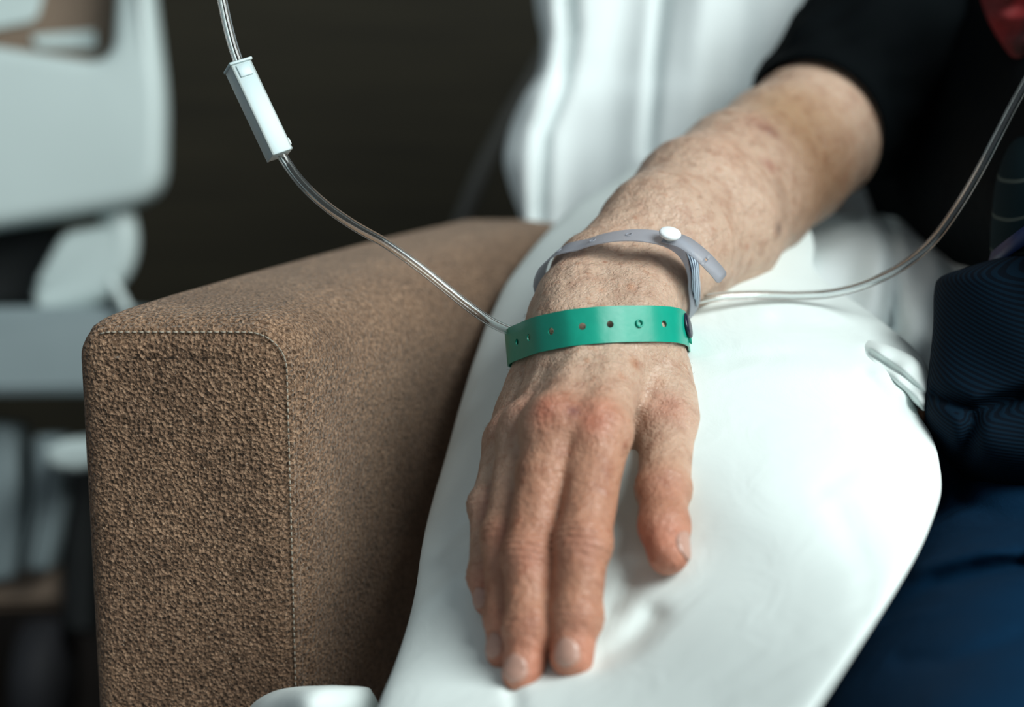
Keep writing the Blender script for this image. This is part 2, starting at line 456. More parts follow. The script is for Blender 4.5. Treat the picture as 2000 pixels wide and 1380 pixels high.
def isosurface(f, lo, hi, h, blk=8):
    """sparse surface nets: returns verts (n,3), quads (m,4) of f(points)=0"""
    lo = np.asarray(lo, np.float32); hi = np.asarray(hi, np.float32)
    nb = np.ceil((hi - lo) / (h * blk)).astype(int)
    bi = np.stack(np.meshgrid(*[np.arange(n) for n in nb], indexing='ij'), -1).reshape(-1, 3)
    cen = lo + (bi + 0.5) * h * blk
    keep = []
    for s in range(0, len(cen), 200000):
        v = f(cen[s:s + 200000].astype(np.float32))
        keep.append(np.abs(v) < h * blk * 0.5 * 1.75 * 1.35 + 0.004)
    bi = bi[np.concatenate(keep)]
    g = np.stack(np.meshgrid(*[np.arange(blk + 1)] * 3, indexing='ij'), -1)
    key_l, vert_l, edges = [], [], []
    G = (nb * blk + 4).astype(np.int64)
    def key(ix):
        ix = ix + 1
        return (ix[..., 0] * G[1] + ix[..., 1]) * G[2] + ix[..., 2]
    for s in range(0, len(bi), 400):
        B = bi[s:s + 400]
        idx = B[:, None, None, None, :] * blk + g[None]
        pts = (lo + idx * h).astype(np.float32)
        val = f(pts.reshape(-1, 3)).reshape(idx.shape[:-1])
        ins = val < 0
        acc = np.zeros(val[:, :-1, :-1, :-1].shape + (3,), np.float32)
        cnt = np.zeros(acc.shape[:-1], np.float32)
        for ax in range(3):
            o1, o2 = [a for a in range(3) if a != ax]
            for da in (0, 1):
                for db in (0, 1):
                    off = [0, 0, 0]; off[o1] = da; off[o2] = db
                    end = list(off); end[ax] = 1
                    sl = lambda o: tuple([slice(None)] + [slice(o[i], o[i] + blk) for i in range(3)])
                    v0, v1 = val[sl(off)], val[sl(end)]
                    cr = (v0 < 0) != (v1 < 0)
                    t = np.where(cr, v0 / (v0 - v1 + 1e-20), 0)
                    pos = np.zeros(acc.shape, np.float32)
                    for i in range(3):
                        pos[..., i] = off[i]
                    pos[..., ax] = t
                    acc += np.where(cr[..., None], pos, 0); cnt += cr
        m = cnt > 0
        ci = idx[:, :-1, :-1, :-1][m]
        vert_l.append(lo + (ci + acc[m] / cnt[m][:, None]) * h)
        key_l.append(key(ci))
        for ax in range(3):
            o1, o2 = (ax + 1) % 3, (ax + 2) % 3
            a = ins[:, :-1, :-1, :-1]
            sl = [slice(None)] + [slice(0, blk)] * 3; sl[ax + 1] = slice(1, blk + 1)
            b = ins[tuple(sl)]
            cr = a != b
            e = idx[:, :-1, :-1, :-1][cr]
            d1 = np.zeros(3, int); d1[o1] = 1
            d2 = np.zeros(3, int); d2[o2] = 1
            q = np.stack([key(e), key(e - d1), key(e - d1 - d2), key(e - d2)], 1)
            fl = b[cr]
            q[fl] = q[fl][:, ::-1]
            edges.append(q)
    keys = np.concatenate(key_l); verts = np.concatenate(vert_l)
    order = np.argsort(keys); ks = keys[order]; verts = verts[order]
    q = np.concatenate(edges)
    pos = np.searchsorted(ks, q); pos = np.clip(pos, 0, len(ks) - 1)
    ok = (ks[pos] == q).all(1)
    return verts, pos[ok]

# ------------------------------------------------------------------ arm and hand
DN = np.array([-0.10, 0.78, -0.615]); DN /= np.linalg.norm(DN)     # outward from the back of the hand
FING = {   # MCP, PIP, DIP, TIP : px, py, depth, radius
    'index':  [(1170, 845, .748, .0130), (1139, 1062, .716, .0114), (1127, 1203, .703, .0101), (1119, 1284, .697, .0084)],
    'middle': [(1086, 836, .752, .0132), (1032, 1085, .722, .0108), (1030, 1226, .707, .0096), (1019, 1314, .701, .0081)],
    'ring':   [(1036, 845, .775, .0126), (988, 1050, .742, .0105), (990, 1205, .724, .0091), (984, 1272, .717, .0077)],
    'little': [(1000, 868, .800, .0116), (957, 988, .768, .0094), (952, 1125, .749, .0082), (957, 1172, .744, .0072)],
    'thumb':  [(1306, 842, .780, .0136), (1295, 955, .746, .0114), (1297, 1030, .729, .0107), (1306, 1082, .719, .0088)],
}
FJ = {k: [(c3(*q[:3]), q[3]) for q in v] for k, v in FING.items()}
ARM = [  # centre px,py,depth, radius, separation, separation direction in the image (x right, y down)
    ((1180, 655, .806), .0200, .0150, (1, .05)),
    ((1185, 600, .826), .0205, .0128, (1, .05)),
    ((1215, 555, .848), .0215, .0125, (.95, .2)),
    ((1303, 474, .888), .0275, .0085, (.654, .757)),
    ((1383, 419, .932), .0325, .0110, (.654, .757)),
    ((1455, 360, .977), .0345, .0080, (.654, .757)),
    ((1530, 305, 1.022), .0365, .0060, (.654, .757)),
    ((1592, 254, 1.058), .0395, .0020, (.654, .757)),
    ((1980, -160, 1.22), .0500, .0010, (.654, .757)),
]
def sep(s, sign):
    c = c3(*s[0]); d = np.array([s[3][0], -s[3][1], 0.0]); d /= np.linalg.norm(d)
    return c + sign * d * s[2]

def arm_sdf(p):
    p = p.astype(np.float32)
    lo_, hi_ = p.min(0), p.max(0)
    out = None
    for sg in (-1, 1):
        for a, b in zip(ARM[:-1], ARM[1:]):
            v = cap(p, sep(a, sg), sep(b, sg), a[1], b[1])
            out = v if out is None else smin(out, v, .010)
    # metacarpals
    bases = {'index': (1222, 640, .816, .0150), 'middle': (1183, 634, .814, .0150), 'ring': (1143, 640, .819, .0145), 'little': (1105, 652, .828, .0140)}
    for k, bq in bases.items():
        v = cap(p, c3(*bq[:3]), FJ[k][0][0], bq[3], FJ[k][0][1])
        out = smin(out, v, .013)
    # heel of the hand and thenar mass
    out = smin(out, cap(p, c3(1100, 655, .835), c3(1024, 830, .815), .0175, .0145), .012)
    out = smin(out, cap(p, c3(1190, 720, .820), c3(1130, 850, .785), .0180, .0150), .012)
    out = smin(out, cap(p, c3(1250, 680, .826), FJ['thumb'][0][0], .0185, FJ['thumb'][0][1]), .010)
    out = smin(out, cap(p, c3(1282, 725, .815), c3(1304, 810, .792), .0145, .0135), .010)
    out = smin(out, cap(p, c3(1255, 735, .814), c3(1232, 842, .790), .0145, .0115), .008)
    out = smin(out, cap(p, c3(1285, 800, .806), c3(1215, 862, .783), .0095, .0095), .007)
    # fingers
    fg = None
    for k, J in FJ.items():
        f = None
        for i in range(3):
            v = cap(p, J[i][0], J[i + 1][0], J[i][1], J[i + 1][1])
            # slimmer between joints
            f = v if f is None else smin(f, v, .004)
        if k in ('index', 'middle'):
            o_ = np.array([-.0036 if k == 'index' else .0036, 0, .0065])
            for i in (1, 2):
                f = smin(f, cap(p, J[i][0] + o_, J[i + 1][0] + o_ * (1 if i == 1 else .6), J[i][1] * .86, J[i + 1][1] * .86), .004)
        for i in ((1,) if k == 'thumb' else (1, 2)):
            f = smin(f, np.sqrt(((p - J[i][0].astype(np.float32)) ** 2).sum(1)) - (J[i][1] - .0006), .004)
        for i in range(3):
            mid = 0.5 * (J[i][0] + J[i + 1][0]); ax = J[i + 1][0] - J[i][0]; L = np.linalg.norm(ax); ax /= L
            s = ((p - mid.astype(np.float32)) @ ax.astype(np.float32))
            f = f + np.float32(.0003) * np.exp(-(s / (L * .28)) ** 2) * (1 if i else .3)
        # transverse creases over the joints
        for i, amp, w in (((1, .00030, .0070),) if k == 'thumb' else ((1, .00042, .0075), (2, .00028, .004))):
            ax = J[i + 1][0] - J[i - 1][0]; ax /= np.linalg.norm(ax)
            q = p - J[i][0].astype(np.float32)
            s = q @ ax.astype(np.float32)
            lat = q @ np.array([1, 0, 0], np.float32)
            near = (np.abs(f) < .006) & (np.abs(s) < .02)
            f = f + np.where(near, amp * np.exp(-(s / w) ** 2) * np.cos(2 * math.pi * (s + 9 * lat * lat) / .0031), 0).astype(np.float32)
        fg = f if fg is None else smin(fg, f, .0008)
    for a, b in (('index', 'middle'), ('middle', 'ring'), ('ring', 'little')):
        pa = FJ[a][0][0] * .60 + FJ[a][1][0] * .40; pb = FJ[b][0][0] * .60 + FJ[b][1][0] * .40
        back = np.array([0, 0, .002])
        out = smin(out, cap(p, pa + back, pb + back, .0090, .0085), .006)
        out = smin(out, cap(p, FJ[a][0][0], FJ[b][0][0], .0115, .0110), .008)
    out = smin(out, fg, .0065)
    # tendons and knuckle bumps on the back of the hand
    for k, r in (('index', .0090), ('middle', .0093), ('ring', .0088), ('little', .0080)):
        c = FJ[k][0][0]
        n = DN + (np.array([-.45, 0, 0.0]) if k == 'little' else np.array([-.22, 0, 0]) if k == 'ring' else 0)
        n = n / np.linalg.norm(n)
        out = smin(out, np.sqrt(((p - (c + n * .0052).astype(np.float32)) ** 2).sum(1)) - r, .005)
        b0 = c3(*bases[k][:3]) + n * .0125
        out = smin(out, cap(p, c + n * .0105, c * .35 + c3(*bases[k][:3]) * .65 + n * .0115, .0026, .0016), .006)
    # veins
    for path in (((1120, 700, .788), (1085, 745, .777), (1100, 800, .757)), ((1045, 715, .803), (1030, 770, .790), (1060, 815, .768)),
                 ((1215, 690, .786), (1180, 740, .775), (1135, 775, .762), (1130, 815, .748))):
        pts = [c3(*q) + DN * .002 for q in path]
        for a, b in zip(pts[:-1], pts[1:]):
            out = smin(out, cap(p, a, b, .0014, .0012), .004)
    # slack skin: shallow undulation
    x, y, z = p[:, 0], p[:, 1], p[:, 2]
    out = out + np.float32(.00028) * np.sin(230 * x + 140 * y + 2 * np.sin(170 * z)) * np.sin(190 * y - 150 * z + 60 * x)
    return out

def surf(px, py, d0=.62):
    """point where the view ray of a photo pixel meets the skin"""
    d = d0
    for _ in range(60):
        st = float(arm_sdf(c3(px, py, d).reshape(1, 3))[0])
        if st < 2e-4: break
        d += st * .8
    return c3(px, py, d)

def skin_tint(v):
    """skin colour: redder joints, paler forearm, bruised elbow crease, painted fold shading (camera frame points)"""
    base = np.array([0.51, 0.355, 0.265])
    col = np.tile(base, (len(v), 1))
    def blend(c, w, target):
        w = w[:, None]
        return c * (1 - w) + np.array(target) * w
    def g(pt, r):
        return np.exp(-((v - pt) ** 2).sum(1) / (r * r))
    hand = np.clip((0.772 - v[:, 2]) / 0.04, 0, 1)
    col = blend(col, hand * 0.80, (0.47, 0.245, 0.155))
    fing = np.clip((0.745 - v[:, 2]) / 0.02, 0, 1)
    col = blend(col, fing * 0.6, (0.40, 0.175, 0.105))
    for k, J in FJ.items():
        col = blend(col, 0.55 * g(J[0][0] + DN * .012, .010), (0.50, 0.185, 0.120))
        col = blend(col, 0.55 * g(J[1][0] + np.array([0, 0, -.010]), .009), (0.45, 0.185, 0.125))
        col = blend(col, 0.40 * g(J[2][0] + np.array([0, 0, -.008]), .007), (0.46, 0.20, 0.14))
        col = blend(col, 0.7 * g(J[3][0], .012), (0.56, 0.20, 0.13))
    col = blend(col, 0.45 * g(c3(1270, 1060, .728), .012), (0.55, 0.15, 0.09))
    # needle marks, bruises, age spots, painted vein and fold shading, browner tint near sleeve
    for (px, py, r, w, c) in (
        (1120, 802, .0030, .75, (.17, .055, .055)), (1112, 772, .0060, .45, (.30, .13, .08)), (1060, 804, .0060, .5, (.50, .16, .10)), (1160, 826, .0060, .5, (.50, .16, .10)),
        (1090, 740, .0060, .35, (.30, .15, .10)), (1240, 710, .0035, .6, (.42, .18, .09)), (1215, 735, .0025, .5, (.44, .19, .10)), (1290, 745, .0030, .4, (.44, .20, .11)),
        (1182, 511, .0012, .8, (.30, .10, .05)), (1232, 560, .0022, .6, (.52, .24, .13)), (1175, 566, .0018, .4, (.5, .25, .15)), (1500, 250, .0055, .7, (.16, .06, .06)), (1515, 262, .004, .6, (.16, .06, .06)),
        (1480, 238, .010, .35, (.40, .18, .14)), (1503, 322, .005, .55, (.30, .09, .07)), (1525, 372, .008, .45, (.22, .13, .09)), (1532, 415, .007, .45, (.20, .12, .08)), (1522, 446, .0045, .65, (.10, .06, .05)),
        (1460, 482, .002, .6, (.35, .14, .08)), (1404, 330, .002, .5, (.4, .2, .12)), (1560, 220, .03, .5, (.36, .20, .075)), (1600, 300, .04, .6, (.22, .115, .05)), (1640, 350, .035, .6, (.17, .085, .04)),
        (1590, 400, .03, .5, (.20, .10, .05)), (1420, 280, .016, .25, (.5, .26, .17)), (1230, 1000, .006, .3, (.5, .18, .11))):
        col = blend(col, w * g(surf(px, py), r), c)
    return col

person = empty('person', tuple(to_world(np.array([0.45, -0.10, 1.20]))))
tag(person, 'seated person in a black short-sleeved top, right hand resting on the white pillow', 'person')
av, aq = isosurface(arm_sdf, (-.045, -.165, .685), (.44, .36, 1.30), 0.0009)
tint = skin_tint(av)
me = bpy.data.meshes.new('body')
wv = to_world(av)
me.vertices.add(len(wv)); me.vertices.foreach_set('co', wv.astype(np.float32).ravel())
me.loops.add(len(aq) * 4); me.loops.foreach_set('vertex_index', aq.astype(np.int32).ravel())
me.polygons.add(len(aq)); me.polygons.foreach_set('loop_start', np.arange(0, len(aq) * 4, 4, dtype=np.int32))
me.update(); me.validate()
me.polygons.foreach_set('use_smooth', [True] * len(me.polygons))
ca = me.color_attributes.new('tint', 'FLOAT_COLOR', 'POINT')
ca.data.foreach_set('color', np.concatenate([tint, np.ones((len(tint), 1))], 1).astype(np.float32).ravel())
me.materials.append(M['skin'])
body = bpy.data.objects.new('body', me); COL.objects.link(body)
body.parent = person; body.matrix_parent_inverse = person.matrix_basis.inverted()
# outward normals check
bm = bmesh.new(); bm.from_mesh(me); bmesh.ops.recalc_face_normals(bm, faces=bm.faces[:]); bm.to_mesh(me); bm.free()

def sdf1(q):
    return float(arm_sdf(np.asarray(q, np.float32).reshape(1, 3))[0])

def grad(q, e=.0006):
    q = np.asarray(q, float)
    pts = np.array([q + s * e * np.eye(3)[i] for i in range(3) for s in (1, -1)], np.float32)
    v = arm_sdf(pts)
    g = np.array([v[0] - v[1], v[2] - v[3], v[4] - v[5]])
    return g / (np.linalg.norm(g) + 1e-12)

# fingernails: curved plates seated on the finger ends
NAIL = {'index': (-.42, -.30, -.95, .0068, .0118), 'middle': (-.45, -.25, -.95, .0064, .0115), 'ring': (-.62, -.15, -.8, .0060, .0110),
        'little': (-.60, -.15, -.8, .0052, .0092), 'thumb': (.95, .10, -.62, .0072, .0130)}
for k, (nx, ny, nz, hw, ln) in NAIL.items():
    J = FJ[k]
    ax = J[3][0] - J[2][0]; ax /= np.linalg.norm(ax)
    n = np.array([nx, ny, nz]); n -= ax * n.dot(ax); n /= np.linalg.norm(n)
    lat = np.cross(ax, n)
    tip = J[3][0] + ax * (J[3][1] * 0.62)
    Fc = []
    nu, nv = 13, 15
    tt = (np.arange(nv) / (nv - 1))[:, None] * np.ones((1, nu)); uu = np.ones((nv, 1)) * np.linspace(-1, 1, nu)[None]
    w = hw * (1 - np.abs(2 * tt - 1) ** 4.5 * np.where(tt > .5, .45, .55))
    R = J[3][1] + (J[2][1] - J[3][1]) * (1 - tt)
    bs = tip - ax * (ln * (1 - tt) + .0012 * uu * uu * np.where(tt > .5, 1, -1))[..., None]
    an = (uu * w / R)[..., None]
    dr = n * np.cos(an) + lat * np.sin(an)
    q = bs + dr * R[..., None]
    for _ in range(12):
        q = q - dr * (arm_sdf(q.reshape(-1, 3)).reshape(nv, nu) * .8)[..., None]
    V = (q + dr * (.00035 - .0006 * np.abs(uu) ** 6 - .0006 * (1 - tt) ** 6)[..., None]).reshape(-1, 3)
    for j in range(nv - 1):
        for i in range(nu - 1):
            Fc.append((j * nu + i, j * nu + i + 1, (j + 1) * nu + i + 1, (j + 1) * nu + i))
    o = mesh_obj('fingernail', to_world(np.array(V)), Fc, M['nail'], person)
    sm = o.modifiers.new('thickness', 'SOLIDIFY'); sm.thickness = 0.0006; sm.offset = 0

# fine dark hairs of the forearm
hv, hf = [], []
sel = np.where((av[:, 2] > .80) & (av[:, 2] < .97))[0]
fa = c3(1303, 474, .888) - c3(1185, 600, .826); fa /= np.linalg.norm(fa)
pick = rng.choice(sel, 1500, replace=False)
gq = av[pick].astype(np.float32); e = np.float32(.0008)
gn = np.stack([arm_sdf(gq + e * np.eye(3, dtype=np.float32)[i]) - arm_sdf(gq - e * np.eye(3, dtype=np.float32)[i]) for i in range(3)], 1)
gn /= np.linalg.norm(gn, axis=1)[:, None] + 1e-9
for q, n in zip(gq.astype(float), gn.astype(float)):
    if n[2] > 0.25 or n[1] < -.4 or (n[0] > .35 and rng.random() < .6):
        continue
    d = -fa * .8 + np.array([-.5, 0, 0]) + rng.normal(0, .25, 3)
    d -= n * d.dot(n); d /= np.linalg.norm(d) + 1e-9
    L = rng.uniform(.003, .0075)
    s = np.cross(d, n) * .00005
    p0 = q; p1 = q + d * L * .5 + n * L * .20; p2 = q + d * L + n * L * .18
    b0 = len(hv)
    hv += [p0 - s, p0 + s, p1 - s, p1 + s, p2]
    hf += [(b0, b0 + 1, b0 + 3, b0 + 2), (b0 + 2, b0 + 3, b0 + 4)]
M['hair'] = plain('forearm_hair', (0.10, 0.055, 0.035, 1), 0.6, 0.3, 200)
tag(mesh_obj('arm_hair', to_world(np.array(hv)), hf, M['hair'], person), kind='stuff')

# ------------------------------------------------------------------ ribbons (wristbands)
def ribbon(path, widths, wdir, hole_at=(), hole_r=.0016, nseg=16):
    """closed or open strip in camera frame: path (n,3), strip spread along wdir(i); holes are cut as real openings.
    hole_at: indices of segments that carry a centred hole"""
    V, Fc = [], []
    n = len(path)
    for i in range(n):
        V += [path[i] - wdir[i] * widths[i] / 2, path[i] + wdir[i] * widths[i] / 2]
    for i in range(n - 1):
        a, b, c, d = 2 * i, 2 * i + 1, 2 * i + 3, 2 * i + 2
        if i not in hole_at:
            Fc.append((a, b, c, d)); continue
        A, B, C_, D = (V[q] for q in (a, b, c, d))
        cen = (A + B + C_ + D) / 4
        eu = (C_ + D - A - B) / 2; wu = np.linalg.norm(eu); eu = eu / wu
        ev = (B + C_ - A - D) / 2; wv_ = np.linalg.norm(ev); ev = ev / wv_
        ring = len(V)
        for k in range(nseg):
            t = 2 * math.pi * (k + .5) / nseg + math.pi * 1.25
            V.append(cen + hole_r * (math.cos(t) * eu + math.sin(t) * ev))
        # corners in the angular order of the circle: A at 225 deg, D at 315, C at 45, B at 135
        cor = [a, d, c, b]
        q4 = nseg // 4
        for s in range(4):
            for k in range(q4 - 1):
                Fc.append((cor[s], ring + s * q4 + k, ring + s * q4 + k + 1)[::-1] if False else (cor[s] if k < q4 // 2 else cor[(s + 1) % 4], ring + s * q4 + k, ring + s * q4 + k + 1))
            Fc.append((cor[s], ring + s * q4 + q4 // 2, cor[(s + 1) % 4]))
            Fc.append((cor[(s + 1) % 4], ring + s * q4 + q4 - 1, ring + ((s + 1) * q4) % nseg))
    return V, Fc

def disc_obj(name, cen, nrm, r, th, mat, parent, dome=.25, seg=28):
    """snap button head: rounded disc with a slight dome; camera-frame centre and normal"""
    nrm = nrm / np.linalg.norm(nrm)
    u = np.cross(nrm, [0, 1, 0.3]); u /= np.linalg.norm(u); v = np.cross(nrm, u)
    prof = [(0.0, th * (1 + dome)), (.45, th * (1 + dome * .8)), (.8, th * (1 + dome * .25)), (.95, th * .85), (1.0, th * .5), (.93, 0.0), (.4, 0.0), (.4, -th * 1.2), (0, -th * 1.2)]
    V, Fc = [], []
    for (rr, hh) in prof:
        for k in range(seg):
            a = 2 * math.pi * k / seg
            V.append(cen + nrm * hh + (u * math.cos(a) + v * math.sin(a)) * rr * r)
    for i in range(len(prof) - 1):
        for k in range(seg):
            Fc.append((i * seg + k, i * seg + (k + 1) % seg, (i + 1) * seg + (k + 1) % seg, (i + 1) * seg + k))
    o = mesh_obj(name, to_world(np.array(V)), Fc, mat, parent)
    return o

# --- green band: plane loop round the base of the hand, a little clear of the skin
gb = empty('green_wristband', tuple(to_world(c3(1168, 660, .82))))
tag(gb, 'bright green vinyl wristband with punched holes round the wrist', 'wristband')
gc = c3(1163, 660, .815)
axd = np.array([-.07, -.985, -.14])
latd = np.array([1.0, 0.085, 0.02]); axd -= latd * axd.dot(latd) / latd.dot(latd); axd /= np.linalg.norm(axd)
latd /= np.linalg.norm(latd); upd = np.cross(latd, axd)
if upd[1] < 0: upd = -upd
NA = 96
an = 2 * math.pi * np.arange(NA) / NA
dr = latd * np.cos(an)[:, None] + upd * np.sin(an)[:, None]
clear = .0014 + .0006 * np.maximum(0, np.cos(an)) + .0006 * np.maximum(0, -np.cos(an)) ** 2
tq = np.full(NA, .075)
for _ in range(40):
    tq -= np.maximum((np.minimum.reduce([arm_sdf(gc + axd * o_ + dr * tq[:, None]) for o_ in (-.0085, -.004, 0, .004, .0085)]) - clear) * .75, 0)
loop = gc + dr * tq[:, None]
loop = np.array(loop)
for _ in range(6):      # a band spans hollows: smooth it
    loop = (np.roll(loop, 1, 0) + 2 * loop + np.roll(loop, -1, 0)) / 4
# start the strip on the thumb side, over the back of the hand, round and under
start = 0
pts = np.vstack([loop[start:], loop[:start + 1]])
seg = np.linalg.norm(np.diff(pts, axis=0), axis=1); cum = np.concatenate([[0], np.cumsum(seg)])
NS = 88
ss = np.linspace(0, cum[-1], NS + 1)
path = np.stack([np.interp(ss, cum, pts[:, i]) for i in range(3)], 1)
stepg = cum[-1] / NS
hole_i = []
proj = lambda q: (1000 + q[0] / q[2] * FPX, 690 - q[1] / q[2] * FPX)
for hx in (1007, 1035, 1081, 1137, 1196, 1297):
    best = min(range(2, 50), key=lambda i: abs(proj((path[i] + path[i + 1]) / 2)[0] - hx) + (0 if path[i][2] < gc[2] + .012 else 500))
    hole_i.append(best)
GW = .0168
wd = np.tile(axd, (len(path), 1))
# build in one go with segments wide enough for the holes: merge pairs around each hole
keep = [i for i in range(len(path))]
V, Fc = ribbon(path, np.full(len(path), GW), wd)
bm = bmesh.new()
# resample: long segments (3 steps) centred on holes
idxs = []; i = 0
hole_seg = []
hs = sorted(set(hole_i))
while i < len(path) - 1:
    nxt = [h for h in hs if h - 1 == i]
    idxs.append(i)
    if nxt and i + 3 < len(path):
        hole_seg.append(len(idxs) - 1); i += 3
    else:
        i += 1
idxs.append(len(path) - 1)
rp = path[idxs]
V, Fc = ribbon(rp, np.full(len(rp), GW), wd[:len(rp)], hole_seg, .00165)
bm.free()
o = mesh_obj('strap', to_world(np.array(V)), Fc, M['green'], gb)
sm = o.modifiers.new('thickness', 'SOLIDIFY'); sm.thickness = .0007; sm.offset = 1
bake(o)
# raised blind eyelet between the holes
bi_ = min(range(2, 50), key=lambda i: abs(proj(path[i])[0] - 1250) + (0 if path[i][2] < gc[2] + .012 else 500))
nb_ = np.cross(path[bi_ + 1] - path[bi_], axd); nb_ = nb_ if nb_[2] < 0 else -nb_
nb_ /= np.linalg.norm(nb_)
u_ = (path[bi_ + 1] - path[bi_]); u_ /= np.linalg.norm(u_)
rp_ = np.array([path[bi_] + nb_ * .0007 + .0016 * (math.cos(t) * u_ + math.sin(t) * axd) for t in np.linspace(0, 2 * math.pi, 25)])
Vt, Ft = tube_mesh(to_world(rp_), .0004, 8, caps=False)
mesh_obj('eyelet', Vt, Ft, M['green'], gb)
# closure on the thumb side: folded tail and dark snap
t0 = c3(1318, 640, .806)
tail = catmull([c3(1316, 634, .806), c3(1328, 640, .811), c3(1338, 648, .813), c3(1351, 664, .813)], 6)
V, Fc = ribbon(tail, np.linspace(.0165, .004, len(tail)), np.tile(axd, (len(tail), 1)))
o = mesh_obj('strap_tail', to_world(np.array(V)), Fc, M['green'], gb)
sm = o.modifiers.new('thickness', 'SOLIDIFY'); sm.thickness = .0007
disc_obj('snap', c3(1341, 636, .811), np.array([.93, .22, -.26]), .0062, .0016, M['snap_dark'], gb)

# --- clear band
cb = empty('clear_wristband', tuple(to_world(c3(1220, 540, .84))))
tag(cb, 'frosted clear plastic patient wristband with white snap and printed insert', 'wristband')
ctl = [(1090, 640, .888), (1066, 600, .868), (1062, 566, .850), (1074, 532, .838), (1105, 496, .830), (1160, 470, .822), (1230, 459, .818), (1296, 466, .817),
       (1334, 486, .822), (1352, 520, .827), (1353, 560, .834), (1338, 602, .845), (1300, 640, .868), (1230, 665, .885), (1150, 662, .893), (1090, 640, .888)]
cp = catmull([c3(*q) for q in ctl], 8)
sg = np.linalg.norm(np.diff(cp, axis=0), axis=1); cum = np.concatenate([[0], np.cumsum(sg)])
ss = np.arange(0, cum[-1], .0036); ss = np.append(ss, cum[-1])
cp = np.stack([np.interp(ss, cum, cp[:, i]) for i in range(3)], 1)
hole_seg = []
for hx in (1103, 1164, 1233):
    hole_seg.append(min(range(3, len(cp) - 3), key=lambda i: abs(proj((cp[i] + cp[i + 1]) / 2)[0] - hx) + (0 if proj(cp[i])[1] < 540 else 500)))
for _ in range(16):
    for off in (-.0075, -.0035, 0.0, .0035, .0075):
        qq = (cp + fa * off).astype(np.float32); dd = arm_sdf(qq)
        gg = np.stack([arm_sdf(qq + np.float32(.0008) * np.eye(3, dtype=np.float32)[i]) - arm_sdf(qq - np.float32(.0008) * np.eye(3, dtype=np.float32)[i]) for i in range(3)], 1)
        gg /= np.linalg.norm(gg, axis=1)[:, None] + 1e-9
        cp = cp + gg * np.clip(.0016 - dd, 0, .004)[:, None]
V, Fc = ribbon(cp, np.full(len(cp), .0138), np.tile(fa, (len(cp), 1)), hole_seg, .0012)
o = mesh_obj('strap', to_world(np.array(V)), Fc, M['frost'], cb)
sm = o.modifiers.new('thickness', 'SOLIDIFY'); sm.thickness = .0005; sm.offset = 0
bake(o)
for h in hole_seg:      # thin raised rims
    c_ = (cp[h] + cp[h + 1]) / 2; u_ = cp[h + 1] - cp[h]; u_ /= np.linalg.norm(u_)
    n_ = np.cross(u_, fa); n_ = n_ if n_[1] > 0 else -n_; n_ /= np.linalg.norm(n_)
    rp_ = np.array([c_ + n_ * .0004 + .0014 * (math.cos(t) * u_ + math.sin(t) * fa) for t in np.linspace(0, 2 * math.pi, 25)])
    Vt, Ft = tube_mesh(to_world(rp_), .0003, 8, caps=False)
    mesh_obj('eyelet', Vt, Ft, M['frost'], cb)
# free tail with rounded end
tl = catmull([c3(1300, 463, .8165), c3(1335, 474, .815), c3(1368, 498, .814), c3(1394, 524, .816), c3(1411, 545, .819)], 7)
wt = np.full(len(tl), .0125); wt[-1] = .0085; wt[-2] = .0118
tdir = np.tile(fa, (len(tl), 1))
V, Fc = ribbon(tl, wt, tdir, [16], .0012)
o = mesh_obj('strap_tail', to_world(np.array(V)), Fc, M['frost'], cb)
sm = o.modifiers.new('thickness', 'SOLIDIFY'); sm.thickness = .0005
# white snap button standing on the strap
nS = np.array([.12, .80, -.58])
disc_obj('snap', c3(1308, 459, .812), nS, .0054, .0020, M['white_snap'], cb)
# printed paper insert on the hanging side
M['print'] = mat_lines('printed_insert', (0.60, 0.70, 0.80, 1), (0.015, 0.03, 0.07, 1), tuple(to_world(fa) - to_world(np.zeros(3))), .0024, (0.45, 0.62), 0.0, 0.5)
pi_ = [i for i in range(len(cp)) if proj(cp[i])[0] > 1322 and 482 < proj(cp[i])[1] < 600 and cp[i][2] < .86]
ip = cp[pi_]
out_ = np.array([.9, .2, -.3]); out_ /= np.linalg.norm(out_)
wI = .0100 * np.clip(np.sin(np.linspace(.25, math.pi - .12, len(ip))) * 1.3, .2, 1)
V, Fc = ribbon(ip + out_ * .0008 + fa * .0008, wI, np.tile(fa, (len(ip), 1)))
o = mesh_obj('printed_insert', to_world(np.array(V)), Fc, M['print'], cb)
o['label'] = 'paper insert with dark printed lines'
sm = o.modifiers.new('thickness', 'SOLIDIFY'); sm.thickness = .0002

# ------------------------------------------------------------------ lofted soft goods
def rows_interp(rows, n):
    rows = np.array(rows, float)
    t = np.arange(len(rows))
    return catmull(rows, n)

